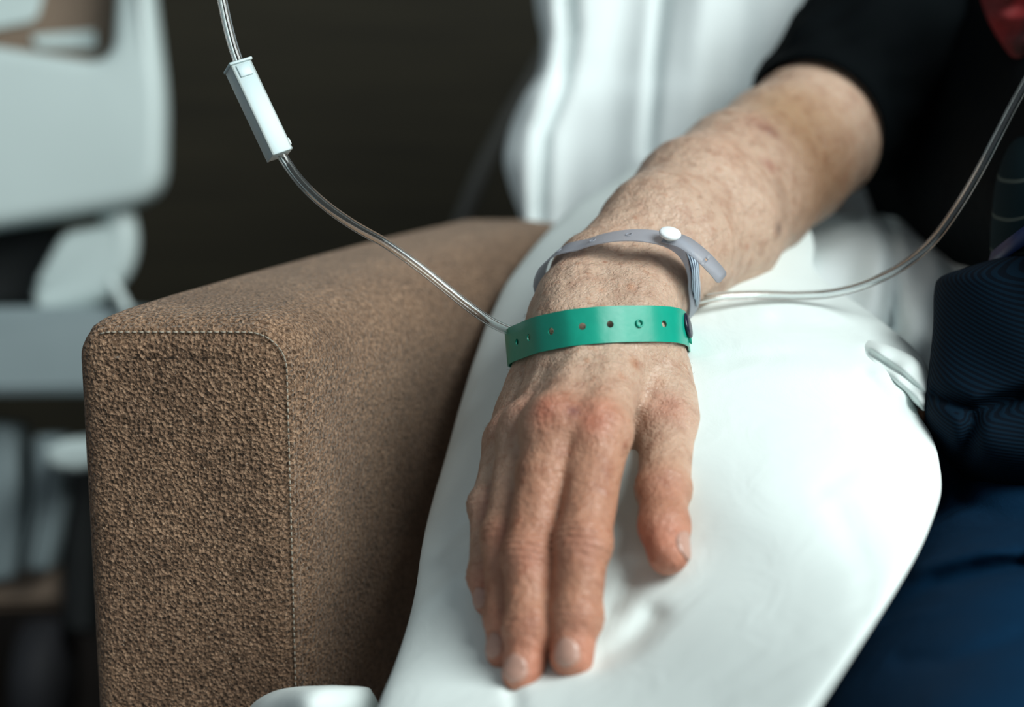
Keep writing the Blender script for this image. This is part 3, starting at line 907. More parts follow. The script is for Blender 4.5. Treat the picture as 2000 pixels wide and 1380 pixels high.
def soft_body(name, rows, mat, parent=None, n=8, nu=60, edge=.03, thick=.10, disp=None, cap_in=True, mid=0.5, pw=2.0):
    """closed cushion-like solid. each row: py, left px, right px, depth at left / middle / right, thickness factor"""
    R = rows_interp(rows, n)
    V, Fc = [], []
    m = 2 * nu
    for r in R:
        py, L, Rr, dl, dm, dr, tf = r
        for k in range(m):
            a = 2 * math.pi * k / m
            s = .5 - .5 * math.cos(a)              # 0..1..0
            q = 2 * s - 1
            e = 1 - (max(0.0, 1 - abs(q) ** pw)) ** .5
            dq = dl * (1 - s) * (1 - 2 * s) + 4 * dm * s * (1 - s) + dr * s * (2 * s - 1)
            px = L + (Rr - L) * s
            if a <= math.pi:
                d = dq + edge * e
                if disp is not None:
                    d += disp(px, py) * (1 - e)
            else:
                d = dq + edge + thick * tf * (1 - e)
            V.append(c3(px, py, d))
    nr = len(R)
    for i in range(nr - 1):
        for k in range(m):
            Fc.append((i * m + k, (i + 1) * m + k, (i + 1) * m + (k + 1) % m, i * m + (k + 1) % m))
    for i0, sgn in ((0, 1), (nr - 1, -1)):          # strip caps between front and back
        for k in range(nu):
            a, b, c, d = i0 * m + k, i0 * m + k + 1, i0 * m + (m - k - 1) % m, i0 * m + (m - k) % m
            f = [a, b, c, d] if sgn > 0 else [d, c, b, a]
            f = list(dict.fromkeys(f))
            if len(f) > 2: Fc.append(tuple(f))
    o = mesh_obj(name, to_world(np.array(V)), Fc, mat, parent)
    me = o.data
    b2 = bmesh.new(); b2.from_mesh(me); bmesh.ops.recalc_face_normals(b2, faces=b2.faces[:]); b2.to_mesh(me); b2.free()
    return o

def fold(px, py, pts, w, amp):
    """depth offset of a soft crease along a pixel polyline"""
    best = 1e9
    for (x0, y0), (x1, y1) in zip(pts[:-1], pts[1:]):
        dx, dy = x1 - x0, y1 - y0
        t = max(0, min(1, ((px - x0) * dx + (py - y0) * dy) / (dx * dx + dy * dy)))
        best = min(best, math.hypot(px - x0 - t * dx, py - y0 - t * dy))
    return amp * math.exp(-(best / w) ** 2)

PF = [(((1170, 1290), (1230, 1258), (1275, 1205)), 24, .006), (((1190, 1190), (1225, 1150), (1240, 1110)), 20, .004),
      (((1700, 690), (1760, 735), (1815, 790)), 12, .012), (((1735, 690), (1790, 720), (1830, 750)), 10, -.006),
      (((1690, 730), (1740, 790), (1800, 800)), 14, .005), (((1600, 960), (1720, 870), (1800, 820)), 14, .0012),
      (((1520, 620), (1640, 640), (1740, 680)), 16, .004), (((860, 1080), (920, 1010), (960, 990)), 14, .005),
      (((800, 1200), (900, 1120), (960, 1070)), 18, -.006), (((1640, 1000), (1700, 1120), (1690, 1200)), 26, .002),
      (((1480, 580), (1600, 600), (1690, 650)), 10, -.003), (((1420, 700), (1560, 690), (1700, 720)), 12, .002),
      (((1000, 1345), (1005, 1380), (1010, 1450)), 14, .006)]
def pdisp(px, py):
    d = 0.0
    for pts, w, a in PF:
        d += fold(px, py, pts, w, a)
    d += .0022 * math.sin(px * .011 + 1.3 * math.sin(py * .009)) * math.sin(py * .013 + .6)
    return d
pillow_rows = [
    (330, 1230, 1480, 1.10, 1.09, 1.10, .10), (360, 1190, 1520, 1.075, 1.068, 1.07, .35), (400, 1125, 1560, 1.05, 1.04, 1.03, .6), (440, 1082, 1580, 1.03, 1.005, .99, .8),
    (480, 1045, 1590, 1.00, .970, .955, 1), (524, 1010, 1590, .975, .938, .915, 1), (560, 985, 1625, .955, .910, .89, 1),
    (600, 966, 1685, .935, .880, .865, 1), (640, 948, 1738, .915, .855, .85, 1), (680, 934, 1785, .895, .832, .83, 1),
    (720, 920, 1812, .88, .812, .81, 1), (760, 908, 1806, .87, .797, .80, 1), (800, 896, 1792, .86, .783, .785, 1), (850, 882, 1820, .85, .768, .765, 1),
    (900, 868, 1834, .838, .756, .745, 1), (960, 850, 1838, .825, .747, .722, 1), (1020, 834, 1820, .81, .739, .70, 1),
    (1080, 822, 1793, .783, .730, .675, 1), (1150, 812, 1752, .760, .719, .645, 1), (1220, 796, 1706, .740, .706, .612, 1), (1300, 770, 1652, .712, .685, .575, 1),
    (1380, 738, 1598, .680, .655, .545, 1), (1470, 710, 1540, .65, .61, .52, .8), (1540, 730, 1490, .68, .62, .53, .4)]
pil = empty('pillow', tuple(to_world(c3(1250, 1480, .80))))
tag(pil, 'large white cotton pillow under the resting hand, beside the brown armrest', 'pillow')
soft_body('pillowcase', pillow_rows, M['white_cotton'], pil, n=8, nu=90, edge=.034, thick=.10, disp=pdisp, pw=2.8)
cr_rows = [(664, 1690, 1706, .848, .846, .846, .2), (676, 1672, 1742, .843, .834, .836, .7), (696, 1680, 1784, .835, .823, .828, 1), (720, 1700, 1808, .828, .815, .821, 1), (745, 1728, 1819, .821, .809, .817, 1), (768, 1758, 1820, .817, .806, .813, 1), (790, 1786, 1815, .814, .806, .811, .8), (802, 1800, 1810, .813, .808, .811, .3)]
soft_body('case_corner', cr_rows, M['white_cotton'], pil, n=8, nu=40, edge=.010, thick=.014, disp=lambda x, y: .0022 * math.sin((x + y) * .07) + fold(x, y, ((1700, 690), (1760, 730), (1812, 775)), 7, .005), pw=3)
# ------------------------------------------------------------------ armchair
chair = empty('armchair', tuple(to_world(c3(570, 690, .80)) * np.array([1, 1, 0])))
tag(chair, 'brown felt upholstered armchair with square padded arm and stitched edge', 'armchair')
A0 = to_world(c3(150, 650, .80)); A1 = to_world(c3(572, 650, .80))
ZT = 0.622
fx0, fx1, fy = A0[0], A1[0], A0[1]
dirw = np.array([0.1625, 0.365, 0.0]); dirw /= np.linalg.norm(dirw)

def arm_profile(w0, w1, zb, zt, rl, rr, n=10):
    """closed loop in the front plane (x,z): left-bottom, up, over the top, down"""
    pts = []
    for z in np.linspace(zb, zt - rl, 26): pts.append((w0, z))
    for a in np.linspace(0, math.pi / 2, n)[1:]: pts.append((w0 + rl - rl * math.cos(a), zt - rl + rl * math.sin(a)))
    for x in np.linspace(w0 + rl, w1 - rr, 16)[1:]: pts.append((x, zt))
    for a in np.linspace(0, math.pi / 2, n)[1:]: pts.append((w1 - rr + rr * math.sin(a), zt - rr + rr * math.cos(a)))
    for z in np.linspace(zt - rr, zb, 26)[1:]: pts.append((w1, z))
    return np.array(pts)

def loop_normals(p):
    t = np.roll(p, -1, 0) - np.roll(p, 1, 0)
    t[0] = p[1] - p[0]; t[-1] = p[-1] - p[-2]
    n = np.stack([-t[:, 1], t[:, 0]], 1)
    n /= np.linalg.norm(n, axis=1)[:, None] + 1e-12
    return n

def build_arm(x0, x1, y0, zb, zt, direction, L, mirror=False):
    prof = arm_profile(x0, x1, zb, zt, .016, .021)
    prof2 = arm_profile(x0, x1, zb, zt, .020, .048)
    nr = loop_normals(prof)
    st = [(-.0051, -.0154), (-.0050, -.0128), (-.0046, -.0095), (-.0034, -.006), (-.0012, -.0018), (0.0, -.0004), (.0012, -.0012), (.0028, .0010), (.006, .0026), (.012, .0038), (.025, .0048), (.06, .0060),
          (.12, .0065), (.2, .0062), (.28, .0055), (L - .07, .003), (L - .04, -.002), (L - .02, -.010), (L - .008, -.018), (L, -.034)]
    V = []
    m = len(prof)
    for s, off in st:
        for i in range(m):
            f = min(1, max(0, s / .10)); f = f * f * (3 - 2 * f)
            of = off
            if i < 30 and -.004 < s < .013:
                of = np.interp(s, [-.004, -.0034, -.0012, 0, .0028, .006, .012], [-.008, -.0062, -.0030, -.0018, .0002, .0018, .0036])
            q = prof[i] * (1 - f) + prof2[i] * f + nr[i] * of
            V.append((q[0] + direction[0] * s, y0 + direction[1] * s, q[1]))
    Fc = []
    for j in range(len(st) - 1):
        for i in range(m - 1):
            Fc.append((j * m + i, j * m + i + 1, (j + 1) * m + i + 1, (j + 1) * m + i))
        Fc.append((j * m + m - 1, j * m, (j + 1) * m, (j + 1) * m + m - 1))
    # ends
    for j, fl in ((0, True), (len(st) - 1, False)):
        # strip fill: pair left run with right run
        rows_ = 25
        for i in range(rows_):
            f = (j * m + i, j * m + i + 1, j * m + m - 2 - i, j * m + m - 1 - i)
            Fc.append(f if fl else f[::-1])
        f = list(range(j * m + rows_, j * m + m - rows_))
        Fc.append(tuple(f) if fl else tuple(f[::-1]))
    return V, Fc, prof, nr

ARML = .455
V, Fc, prof, nr = build_arm(fx0, fx1, fy, .07, ZT, dirw, ARML)
bm = bmesh.new()
vs = [bm.verts.new(v) for v in V]
for f in Fc: bm.faces.new([vs[i] for i in f])
ng = [f for f in bm.faces if len(f.verts) > 4]
bmesh.ops.triangulate(bm, faces=ng)
armrest = bm_obj('armrest', bm, M['felt'], chair)
# seam cord in the groove, then the row of stitches beside it
sp_ = np.stack([prof[:, 0] - nr[:, 0] * .0006, np.full(len(prof), fy + .0011), prof[:, 1] - nr[:, 1] * .0006], 1)
Vt, Ft = tube_mesh(sp_[31:], .0009, 8)
mesh_obj('seam', Vt, Ft, M['felt'], armrest)
sv, sf = [], []
pl = np.concatenate([[0], np.cumsum(np.linalg.norm(np.diff(prof, axis=0), axis=1))])
for inset, yo in ((.0030, -.0024),):
    s = pl[32]
    while s < pl[-1] - .004:
        qa = np.array([np.interp(s, pl, prof[:, 0]), np.interp(s, pl, prof[:, 1])])
        qb = np.array([np.interp(s + .0021, pl, prof[:, 0]), np.interp(s + .0021, pl, prof[:, 1])])
        na = np.array([np.interp(s, pl, nr[:, 0]), np.interp(s, pl, nr[:, 1])])
        a = qa - na * inset; b = qb - na * inset
        pth = np.array([(a[0], fy + yo, a[1]), ((a[0] + b[0]) / 2, fy + yo - .0004, (a[1] + b[1]) / 2), (b[0], fy + yo, b[1])])
        Vt, Ft = tube_mesh(pth, .00042, 5)
        o0 = len(sv); sv += Vt; sf += [tuple(i + o0 for i in f) for f in Ft]
        s += .0032
tag(mesh_obj('stitching', sv, sf, M['seam'], armrest), kind='stuff')
# loose wool fibres standing off the felt
fv, ff = [], []
bmt = bmesh.new(); bmt.from_mesh(armrest.data); bmesh.ops.triangulate(bmt, faces=bmt.faces[:])
tri = np.array([[v.co[:] for v in f.verts] for f in bmt.faces if f.calc_center_median().z > .33]); bmt.free()
nrm = np.cross(tri[:, 1] - tri[:, 0], tri[:, 2] - tri[:, 0]); area = np.linalg.norm(nrm, axis=1)
NF = 90000
ti = rng.choice(len(tri), NF, p=area / area.sum())
r1 = np.sqrt(rng.random(NF)); r2 = rng.random(NF)
fp = tri[ti, 0] * (1 - r1)[:, None] + tri[ti, 1] * (r1 * (1 - r2))[:, None] + tri[ti, 2] * (r1 * r2)[:, None]
fn = nrm[ti] / (area[ti][:, None] + 1e-12)
dv = rng.normal(0, 1, (NF, 3)); dv -= fn * (dv * fn).sum(1)[:, None]; dv /= np.linalg.norm(dv, axis=1)[:, None]
ln = rng.uniform(.0010, .0028, NF)[:, None]
sd = np.cross(dv, fn) * .00012
lift = rng.uniform(.0003, .0009, NF)[:, None]
a = fp + fn * .00005; b = fp + dv * ln * .5 + fn * lift; c = fp + dv * ln + fn * .0001
FV = np.stack([a - sd, a + sd, b - sd, b + sd, c], 1).reshape(-1, 3)
base = (np.arange(NF) * 5)[:, None]
FF = [tuple(q) for q in (base + np.array([0, 1, 3, 2]))] + [tuple(q) for q in (base + np.array([2, 3, 4]))]
M['fibre'] = plain('wool_fibre', (0.25, 0.18, 0.13, 1), 0.9, 0.55, 700)
tag(mesh_obj('wool_nap', FV, FF, M['fibre'], armrest), kind='stuff')
# the rest of the chair
V, Fc, p2, n2 = build_arm(fx0, fx1, fy, .07, ZT, dirw, ARML)
bm = bmesh.new(); vs = [bm.verts.new((v[0] + .78, v[1], v[2])) for v in V]
for f in Fc: bm.faces.new([vs[i] for i in f])
bmesh.ops.triangulate(bm, faces=[f for f in bm.faces if len(f.verts) > 4])
bm_obj('armrest', bm, M['felt'], chair)
ang = math.atan2(-dirw[0], dirw[1])
RZ = Matrix.Rotation(ang, 4, 'Z')
cx_ = fx1 + .345; 
bm = bmesh.new(); rbox(bm, cx_ + dirw[0] * .22 - .01, fy + dirw[1] * .22, .26, .60, .46, .24, .03, 4, RZ)
bm_obj('seat_cushion', bm, M['felt'], chair)
bm = bmesh.new(); rbox(bm, cx_ + dirw[0] * .50 + .03, fy + dirw[1] * .50 + .02, .56, .60, .13, .98, .04, 4, RZ)
bm_obj('backrest', bm, M['felt'], chair)
for lx, ls in ((.02, .03), (.66, .03), (.02, .42), (.66, .42)):
    bm = bmesh.new()
    bmesh.ops.create_cone(bm, cap_ends=True, segments=14, radius1=.014, radius2=.022, depth=.08)
    bmesh.ops.translate(bm, vec=(fx0 + .03 + lx + dirw[0] * ls, fy + dirw[1] * ls, .04), verts=bm.verts)
    bm_obj('leg', bm, M['wood_leg'], chair)

# ------------------------------------------------------------------ sheet draped over the chair back
def sdisp(px, py):
    w = .010 * math.sin((px - 0.25 * (460 - py)) * .024) + .004 * math.sin(px * .051 + .4 + py * .004) * math.sin(px * .007 + 1) + .006 * math.sin(px * .011 + py * .006)
    w += fold(px, py, ((1105, -60), (1112, 60), (1095, 170), (1060, 260), (1050, 430)), 16, .020)
    w += fold(px, py, ((1300, -60), (1280, 120), (1265, 300)), 14, .014)
    return w
drape_rows = [(-220, 1030, 1980, 1.27, 1.255, 1.30, 1), (-60, 1040, 1980, 1.265, 1.25, 1.29, 1), (20, 1047, 1970, 1.26, 1.245, 1.28, 1), (80, 1058, 1960, 1.255, 1.24, 1.27, 1), (140, 1052, 1950, 1.25, 1.235, 1.27, 1),
              (190, 1022, 1940, 1.24, 1.225, 1.265, 1), (250, 996, 1930, 1.235, 1.215, 1.26, 1), (310, 984, 1920, 1.225, 1.205, 1.255, 1), (360, 994, 1910, 1.22, 1.195, 1.25, 1),
              (410, 1012, 1900, 1.215, 1.185, 1.245, 1), (460, 1032, 1890, 1.205, 1.18, 1.24, 1), (520, 1060, 1880, 1.20, 1.175, 1.24, .6)]
dr_o = soft_body('draped_sheet', drape_rows, M['sheet_cotton'], None, n=8, nu=170, edge=.020, thick=.012, disp=sdisp, pw=8)
tag(dr_o, 'rumpled white sheet hanging over the chair back behind the arm', 'sheet')

# small sheet edge showing at the foot of the armrest
hm_rows = [(1338, 640, 662, .755, .75, .755, .3), (1341, 575, 715, .758, .742, .755, .8), (1352, 528, 728, .76, .735, .752, 1), (1380, 488, 742, .762, .73, .75, 1), (1440, 455, 760, .765, .73, .75, 1), (1520, 440, 765, .77, .735, .755, .7)]
tag(soft_body('sheet_corner', hm_rows, M['white_cotton'], None, n=6, nu=40, edge=.02, thick=.03, disp=lambda x, y: .003 * math.sin(x * .05)), 'small fold of white sheet at the foot of the armrest front', 'sheet')
# cloth bunched in the shade behind the pillow, under the torso
bn_rows = [(420, 1620, 2140, 1.12, 1.11, 1.12, .4), (450, 1570, 2150, 1.07, 1.07, 1.08, .8), (500, 1530, 2150, 1.00, 1.01, 1.03, 1), (540, 1500, 2150, .96, .975, .99, 1), (590, 1500, 2150, .935, .945, .96, 1), (650, 1520, 2150, .92, .92, .94, 1), (720, 1560, 2150, .91, .90, .93, 1), (800, 1600, 2150, .91, .89, .93, .6)]
def bdisp(px, py):
    w = .010 * math.sin(px * .030 - py * .018) + .006 * math.sin(px * .055 + py * .02)
    w += fold(px, py, ((1720, 400), (1745, 500), (1740, 640)), 16, .03)
    w += fold(px, py, ((1790, 390), (1840, 480), (1880, 560)), 18, .025)
    w += fold(px, py, ((1520, 540), (1600, 470), (1680, 430)), 18, .014)
    return w
bn_o = soft_body('bunched_sheet', bn_rows, M['sheet_cotton'], None, n=8, nu=90, edge=.03, thick=.05, disp=bdisp, pw=4)
tag(bn_o, 'white sheet bunched in shadow between the black top and the pillow', 'sheet')

# ------------------------------------------------------------------ clothing of the person
sleeve_c = [c3(1592, 248, 1.052), c3(1650, 190, 1.085), c3(1760, 75, 1.13), c3(1880, -60, 1.18), c3(2000, -180, 1.225)]
sc = catmull(sleeve_c, 10)
srad = np.interp(np.linspace(0, 1, len(sc)), [0, .08, .3, .6, 1], [.0455, .0475, .056, .066, .075])
V, Fc = tube_mesh(to_world(sc), srad, 48, caps=False)
V = np.array(V)
# hanging folds
for i in range(len(sc)):
    for k in range(48):
        w = .0022 * math.sin(k * .9 + i * .35) + .0018 * math.sin(k * 1.7 - i * .6)
        c_ = to_world(sc[i]); dd = V[i * 48 + k] - c_
        V[i * 48 + k] = c_ + dd * (1 + w / np.linalg.norm(dd) * min(1, i / 6))
sl = mesh_obj('sleeve', V, Fc, M['black_jersey'], person)
sm = sl.modifiers.new('thickness', 'SOLIDIFY'); sm.thickness = .0016; sm.offset = 1
Vt, Ft = tube_mesh(to_world(np.array([sc[0] + 0 * sc[0], sc[0]])), .001, 6)
hemr = np.array([V[k] for k in list(range(48)) + [0]])
Vt, Ft = tube_mesh(hemr, .0013, 8, caps=False)
mesh_obj('sleeve_hem', Vt, Ft, M['black_jersey'], sl)
torso_rows = [(-1060, 2290, 2560, 1.24, 1.17, 1.24, .5), (-960, 2250, 2600, 1.24, 1.15, 1.24, .6), (-880, 2130, 2720, 1.24, 1.12, 1.24, .8), (-760, 1960, 2880, 1.24, 1.09, 1.24, 1), (-600, 1880, 2940, 1.23, 1.05, 1.23, 1), (-420, 1830, 2960, 1.22, 1.01, 1.22, 1), (-300, 1800, 2960, 1.22, .99, 1.22, 1), (-150, 1760, 2960, 1.21, .96, 1.21, 1), (0, 1720, 2960, 1.20, .90, 1.20, 1), (150, 1690, 2970, 1.19, .84, 1.2, 1), (280, 1680, 3000, 1.17, .78, 1.19, 1), (350, 1684, 3000, 1.15, .75, 1.18, 1), (400, 1700, 3000, 1.13, .74, 1.17, 1), (450, 1720, 2980, 1.12, .74, 1.17, .9), (520, 1780, 2960, 1.10, .75, 1.17, .8), (600, 1860, 2900, 1.08, .80, 1.15, .6)]
def tdisp(px, py):
    return .006 * math.sin(px * .02 + py * .012) + .004 * math.sin(px * .045 - py * .02)
soft_body('shirt', torso_rows, M['black_jersey'], person, n=8, nu=70, edge=.06, thick=.14, disp=tdisp, pw=2.5)
# red patterned piece at the chest
rd_rows = [(-140, 1890, 2200, 1.00, .965, .96, .5), (-40, 1906, 2200, .99, .955, .95, 1), (20, 1922, 2180, .98, .945, .94, 1), (60, 1940, 2160, .97, .94, .935, 1), (100, 1966, 2150, .96, .935, .93, 1), (140, 1996, 2140, .95, .93, .925, .8), (170, 2030, 2120, .94, .925, .92, .4)]
o = soft_body('scarf', rd_rows, M['red'], person, n=6, nu=40, edge=.015, thick=.01, disp=lambda x, y: .006 * math.sin(x * .06 + y * .05) + .003 * math.sin(y * .13), pw=4)
o['label'] = 'red patterned cloth hanging at the chest'
# lap: navy trousers
def ndisp(px, py):
    w = .006 * math.sin(px * .006 + py * .017 + .6 * math.sin(px * .011))
    w += fold(px, py, ((1730, 1195), (1830, 1140), (2000, 1095)), 20, .014)
    w += fold(px, py, ((1790, 1110), (1900, 1080), (2030, 1075)), 16, -.010)
    w += fold(px, py, ((1800, 1010), (1870, 985), (2000, 1010)), 22, .010)
    w += fold(px, py, ((1760, 1290), (1860, 1290), (2000, 1240)), 18, .005)
    w += fold(px, py, ((1880, 800), (1900, 880), (1880, 960)), 18, .016)
    return w
lap_rows = [(690, 1840, 2300, .93, .92, .95, .4), (760, 1820, 2320, .90, .875, .92, .8), (830, 1800, 2330, .87, .845, .9, 1), (900, 1790, 2340, .84, .815, .87, 1), (980, 1780, 2340, .81, .775, .84, 1), (1060, 1750, 2340, .77, .725, .79, 1),
            (1140, 1720, 2330, .73, .68, .75, 1), (1220, 1680, 2320, .695, .64, .71, 1), (1300, 1640, 2300, .66, .605, .68, 1), (1380, 1600, 2280, .63, .575, .66, 1), (1480, 1560, 2260, .61, .56, .65, 1), (1560, 1560, 2240, .61, .57, .66, .6)]
soft_body('trousers', lap_rows, M['navy_twill'], person, n=8, nu=80, edge=.05, thick=.09, disp=ndisp, pw=2.5)
# ribbed navy knit lying on the lap
rk_rows = [(500, 1960, 2160, .835, .82, .83, .3), (518, 1900, 2180, .832, .812, .82, .7), (540, 1838, 2190, .828, .805, .815, 1), (570, 1824, 2200, .822, .80, .81, 1), (640, 1822, 2200, .81, .79, .80, 1), (720, 1814, 2200, .80, .78, .79, 1), (790, 1806, 2200, .79, .77, .78, 1), (850, 1816, 2200, .79, .765, .775, 1), (900, 1850, 2190, .80, .77, .78, .9), (950, 1900, 2170, .82, .79, .79, .5)]
rk = soft_body('ribbed_knit', rk_rows, M['navy_rib'], None, n=8, nu=70, edge=.022, thick=.03, disp=lambda x, y: .004 * math.sin(x * .02 - y * .016) + fold(x, y, ((1826, 770), (1900, 800), (2010, 770)), 16, .012) + fold(x, y, ((1900, 820), (1890, 880), (1850, 930)), 16, .01), pw=5)
tag(rk, 'navy finely ribbed knitwear heaped on the lap beside the pillow', 'knitwear')
st_rows = [(230, 2010, 2160, .90, .88, .89, .4), (290, 1968, 2170, .885, .86, .87, .8), (350, 1946, 2180, .875, .845, .86, 1), (430, 1936, 2180, .865, .835, .85, 1), (490, 1934, 2180, .86, .83, .845, 1), (540, 1940, 2170, .86, .835, .85, .7)]
so = soft_body('striped_cloth', st_rows, M['teal_stripe'], None, n=8, nu=40, edge=.02, thick=.03, pw=4)
tag(so, 'dark teal cloth with thin pale diagonal stripes above the navy knit', 'cloth')
tr_ = catmull([c3(1936, 512, .862), c3(1965, 490, .842), c3(2010, 455, .832), c3(2080, 410, .828)], 8)
V, Fc = ribbon(tr_, np.linspace(.010, .014, len(tr_)), np.tile(np.array([.25, .95, -.15]), (len(tr_), 1)))
o = mesh_obj('border', to_world(np.array(V)), Fc, M['navy_satin'], so); sm = o.modifiers.new('thickness', 'SOLIDIFY'); sm.thickness = .0015
o['label'] = 'bright navy border band'

# ------------------------------------------------------------------ infusion line
iv = empty('infusion_line', tuple(to_world(c3(500, 215, .80))))
tag(iv, 'clear plastic infusion tubing with a white box clamp passing under the wrist', 'infusion tube')
tp = [(418, -90, .81), (432, -10, .808), (446, 55, .806), (462, 110, .804), (485, 165, .802), (525, 255, .80), (556, 312, .80), (592, 360, .798), (640, 404, .797), (695, 442, .796), (755, 476, .796), (815, 518, .797),
      (868, 560, .80), (918, 600, .804), (962, 630, .810), (1003, 648, .822), (1060, 668, .846), (1130, 672, .868), (1210, 655, .876), (1280, 625, .872), (1335, 596, .866), (1400, 580, .866), (1480, 576, .872), (1560, 577, .872), (1630, 571, .868), (1700, 551, .862),
      (1765, 518, .856), (1820, 472, .852), (1868, 408, .85), (1912, 335, .85), (1950, 262, .85), (1985, 195, .85), (2040, 100, .85), (2100, 10, .86)]
tpw = to_world(catmull([c3(*q) for q in tp], 8))
Vt, Ft = tube_mesh(tpw, .0024, 20)
V2, F2 = tube_mesh(tpw, .0013, 16, flip=True)
n0 = len(Vt)
o = mesh_obj('tubing', Vt + V2, Ft + [tuple(i + n0 for i in f) for f in F2], M['clear'], iv)
# roller-style box clamp: open trough with lip ends
CLROT = -0.45
ca_, cb_ = to_world(c3(463, 126, .8035)), to_world(c3(547, 304, .80))
ax = cb_ - ca_; CL = np.linalg.norm(ax); ax /= CL
side = np.array([1.0, 0, 0]) - ax * ax[0]; side /= np.linalg.norm(side)
fr = np.cross(ax, side)
if fr[1] > 0: fr = -fr
rot = Matrix.Rotation(CLROT, 3, Vector(ax))
side = np.array(rot @ Vector(side)); fr = np.array(rot @ Vector(fr))
MT = Matrix(((side[0], fr[0], ax[0], 0), (side[1], fr[1], ax[1], 0), (side[2], fr[2], ax[2], 0), (0, 0, 0, 1)))
cm = (ca_ + cb_) / 2
bm = bmesh.new()
def cbx(x, y, z, sx, sy, sz, bv=.0004):
    off = side * x + fr * y + ax * z
    rbox(bm, *(cm + off), sx, sy, sz, bv, 2, MT)
W_, D_ = .0108, .0102
cbx(0, D_ / 2 - .0006, 0, W_, .0012, CL)                       # wide front wall
cbx(-W_ / 2 + .0006, 0, 0, .0012, D_, CL)
cbx(W_ / 2 - .0006, 0, 0, .0012, D_, CL)
cbx(0, .0005, -CL / 2 + .0007, W_ + .0012, D_ + .0012, .0014)  # lip ends
cbx(0, 0, CL / 2 - .0006, W_ - .0012, D_ - .001, .0012)
bm_obj('clamp_body', bm, M['clamp'], iv)
bm = bmesh.new()
cbx(W_ / 2 + .0004, .0002, CL / 2 - .0042, .0010, D_ * .8, .0034, .0003)
bm_obj('clamp_latch', bm, M['clamp'], iv)
bm = bmesh.new()
cbx(0, D_ / 2 + .0002, -CL / 2 + .0052, W_ * .62, .0010, .0062, .0004)
bm_obj('clamp_tab', bm, M['clamp'], iv)

# ------------------------------------------------------------------ cord hanging behind the armrest
cpth = to_world(catmull([c3(1090, 60, 1.60), c3(1045, 150, 1.60), c3(1000, 225, 1.60), (c3(955, 310, 1.60)), c3(918, 395, 1.60), c3(890, 480, 1.60), c3(872, 640, 1.62), c3(868, 900, 1.66), c3(876, 1250, 1.72), from_world(np.array([-.06, 1.80, .05])), from_world(np.array([-.05, 1.90, .009])), from_world(np.array([.02, 2.02, .009]))], 8))
Vt, Ft = tube_mesh(cpth, .0085, 10)
tag(mesh_obj('equipment_cord', Vt, Ft, M['cord'], None), 'dark grey cord hanging behind the far end of the armrest', 'cord')

# ------------------------------------------------------------------ white equipment stand on the far side of the armrest
DQ = 1.55
hb = empty('hospital_bed', tuple(to_world(c3(0, 690, DQ)) * np.array([1, 1, 0])))
tag(hb, 'white plastic hospital bed end with a hand opening, standing behind the armrest', 'bed')
def plate(name, outline, d, th, mat, parent, hole=None, bev=.006, seg=4):
    """thick moulded plate from a pixel outline at one depth, optional hole outline"""
    bm = bmesh.new()
    fr_ = [Vector(to_world(c3(x, y, d))) for x, y in outline]
    nrm_ = Vector(to_world(np.array([0, 0, 1.0])) - to_world(np.zeros(3)))
    e0 = []
    vs = [bm.verts.new(v) for v in fr_]
    for i in range(len(vs)): e0.append(bm.edges.new((vs[i], vs[(i + 1) % len(vs)])))
    if hole:
        hs_ = [bm.verts.new(Vector(to_world(c3(x, y, d)))) for x, y in hole]
        for i in range(len(hs_)): e0.append(bm.edges.new((hs_[i], hs_[(i + 1) % len(hs_)])))
        r = bmesh.ops.triangle_fill(bm, use_beauty=True, use_dissolve=False, edges=e0)
    else:
        bm.faces.new(vs)
    r = bmesh.ops.extrude_face_region(bm, geom=bm.faces[:])
    bmesh.ops.translate(bm, vec=nrm_ * th, verts=[g for g in r['geom'] if isinstance(g, bmesh.types.BMVert)])
    bmesh.ops.recalc_face_normals(bm, faces=bm.faces[:])
    if bev > 0:
        es = [e for e in bm.edges if len(e.link_faces) == 2 and e.calc_face_angle(0) > 1.0]
        bmesh.ops.bevel(bm, geom=es, offset=bev, segments=seg, profile=.5, affect='EDGES')
    return bm_obj(name, bm, mat, parent)
def rounded(pts, r, n=7):
    """round the corners of a pixel polygon; r per corner"""
    out = []
    m = len(pts)
    for i in range(m):
        p0, p1, p2 = (np.array(pts[(i + k - 1) % m], float) for k in range(3))
        rr = r[i] if hasattr(r, '__len__') else r
        a = p1 + (p0 - p1) / np.linalg.norm(p0 - p1) * rr; b = p1 + (p2 - p1) / np.linalg.norm(p2 - p1) * rr
        for t in np.linspace(0, 1, n):
            out.append(tuple((1 - t) ** 2 * a + 2 * t * (1 - t) * p1 + t * t * b))
    return out
panel_out = rounded([(-900, -430), (240, -430), (316, 180), (312, 388), (-900, 590)], [60, 120, 60, 70, 60])
panel_hole = rounded([(-420, -180), (238, -250), (214, 122), (-420, 22)], [40, 60, 55, 40])
ep = plate('end_panel', panel_out, DQ, .05, M['panel'], hb, panel_hole, bev=.014, seg=5)
# recessed back of the hand opening
plate('hand_recess', rounded([(-440, -200), (250, -270), (226, 140), (-440, 40)], 30), DQ + .06, .02, M['tan'], hb, bev=.004)
plate('recess_label', rounded([(60, 70), (185, 58), (190, 96), (70, 92)], 6), DQ + .056, .004, M['panel'], hb, bev=.001)
plate('recess_trim', rounded([(-60, -40), (90, -40), (70, 40), (-60, 66)], 20), DQ + .054, .006, M['panel'], hb, bev=.002)
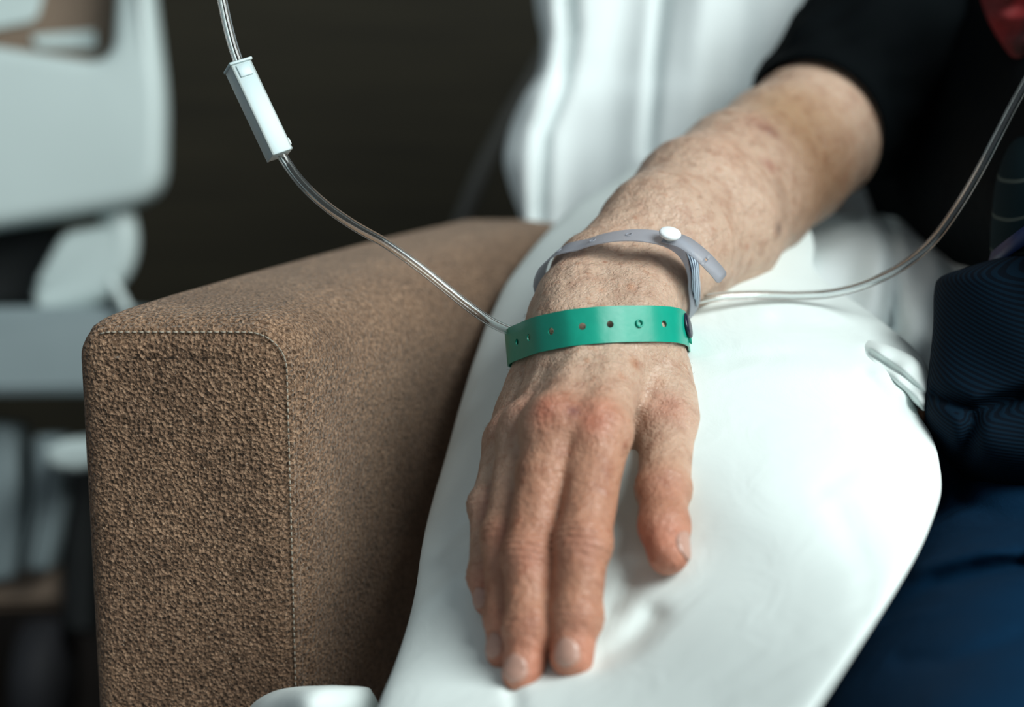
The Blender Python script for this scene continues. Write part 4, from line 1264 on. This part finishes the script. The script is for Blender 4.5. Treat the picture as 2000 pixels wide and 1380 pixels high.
# bracket curving down from the panel, deck box, column and foot
Vt, Ft = tube_mesh(to_world(catmull([c3(225, 400, 1.60), c3(238, 470, 1.60), c3(222, 525, 1.60), c3(170, 565, 1.60), c3(80, 592, 1.60)], 8)), .016, 14)
mesh_obj('bracket', Vt, Ft, M['panel'], hb)
plate('side_shell', rounded([(120, 452), (250, 430), (246, 500), (215, 560), (130, 590), (60, 560)], 24), 1.585, .03, M['panel'], hb, bev=.008)
plate('deck', rounded([(-900, 606), (250, 596), (262, 770), (-900, 786)], 16), 1.53, .30, M['panel_grey'], hb, bev=.008)
plate('under_panel_shade', rounded([(-900, 450), (110, 436), (120, 600), (-900, 610)], 10), 1.66, .20, M['metal_and_shade'], hb, bev=.004)  # dark box standing in for the shade beneath the end panel
Vt, Ft = tube_mesh(to_world(catmull([c3(215, 545, 1.52), c3(232, 575, 1.52), c3(250, 608, 1.52)], 6)), .005, 10)
mesh_obj('release_rod', Vt, Ft, M['panel'], hb)
plate('column', rounded([(-60, 820), (28, 830), (40, 1010), (30, 1130), (-60, 1150)], 14), 1.60, .06, M['panel_grey'], hb, bev=.008)
plate('column_cover', rounded([(62, 850), (118, 850), (128, 985), (92, 1120), (40, 1115), (58, 990)], 14), 1.58, .05, M['panel_grey'], hb, bev=.008)
plate('pedal', rounded([(78, 880), (120, 858), (190, 858), (215, 900), (150, 922), (95, 915)], 16), 1.50, .06, M['panel'], hb, bev=.008)
plate('base_frame', rounded([(-900, 1105), (130, 1085), (140, 1190), (-900, 1230)], 16), 1.62, .25, M['tan'], hb, bev=.01)
plate('leg', rounded([(125, 900), (178, 900), (182, 1240), (120, 1240)], 8), 1.60, .05, M['metal_and_shade'], hb, bev=.006)
bm = bmesh.new()
cw = to_world(c3(90, 1330, 1.62))
bmesh.ops.create_cone(bm, cap_ends=True, segments=28, radius1=.06, radius2=.06, depth=.035, matrix=Matrix.Translation((cw[0], cw[1], max(.061, cw[2]))) @ Matrix.Rotation(math.pi / 2, 4, 'Y'))
bm_obj('caster', bm, M['rubber'], hb)
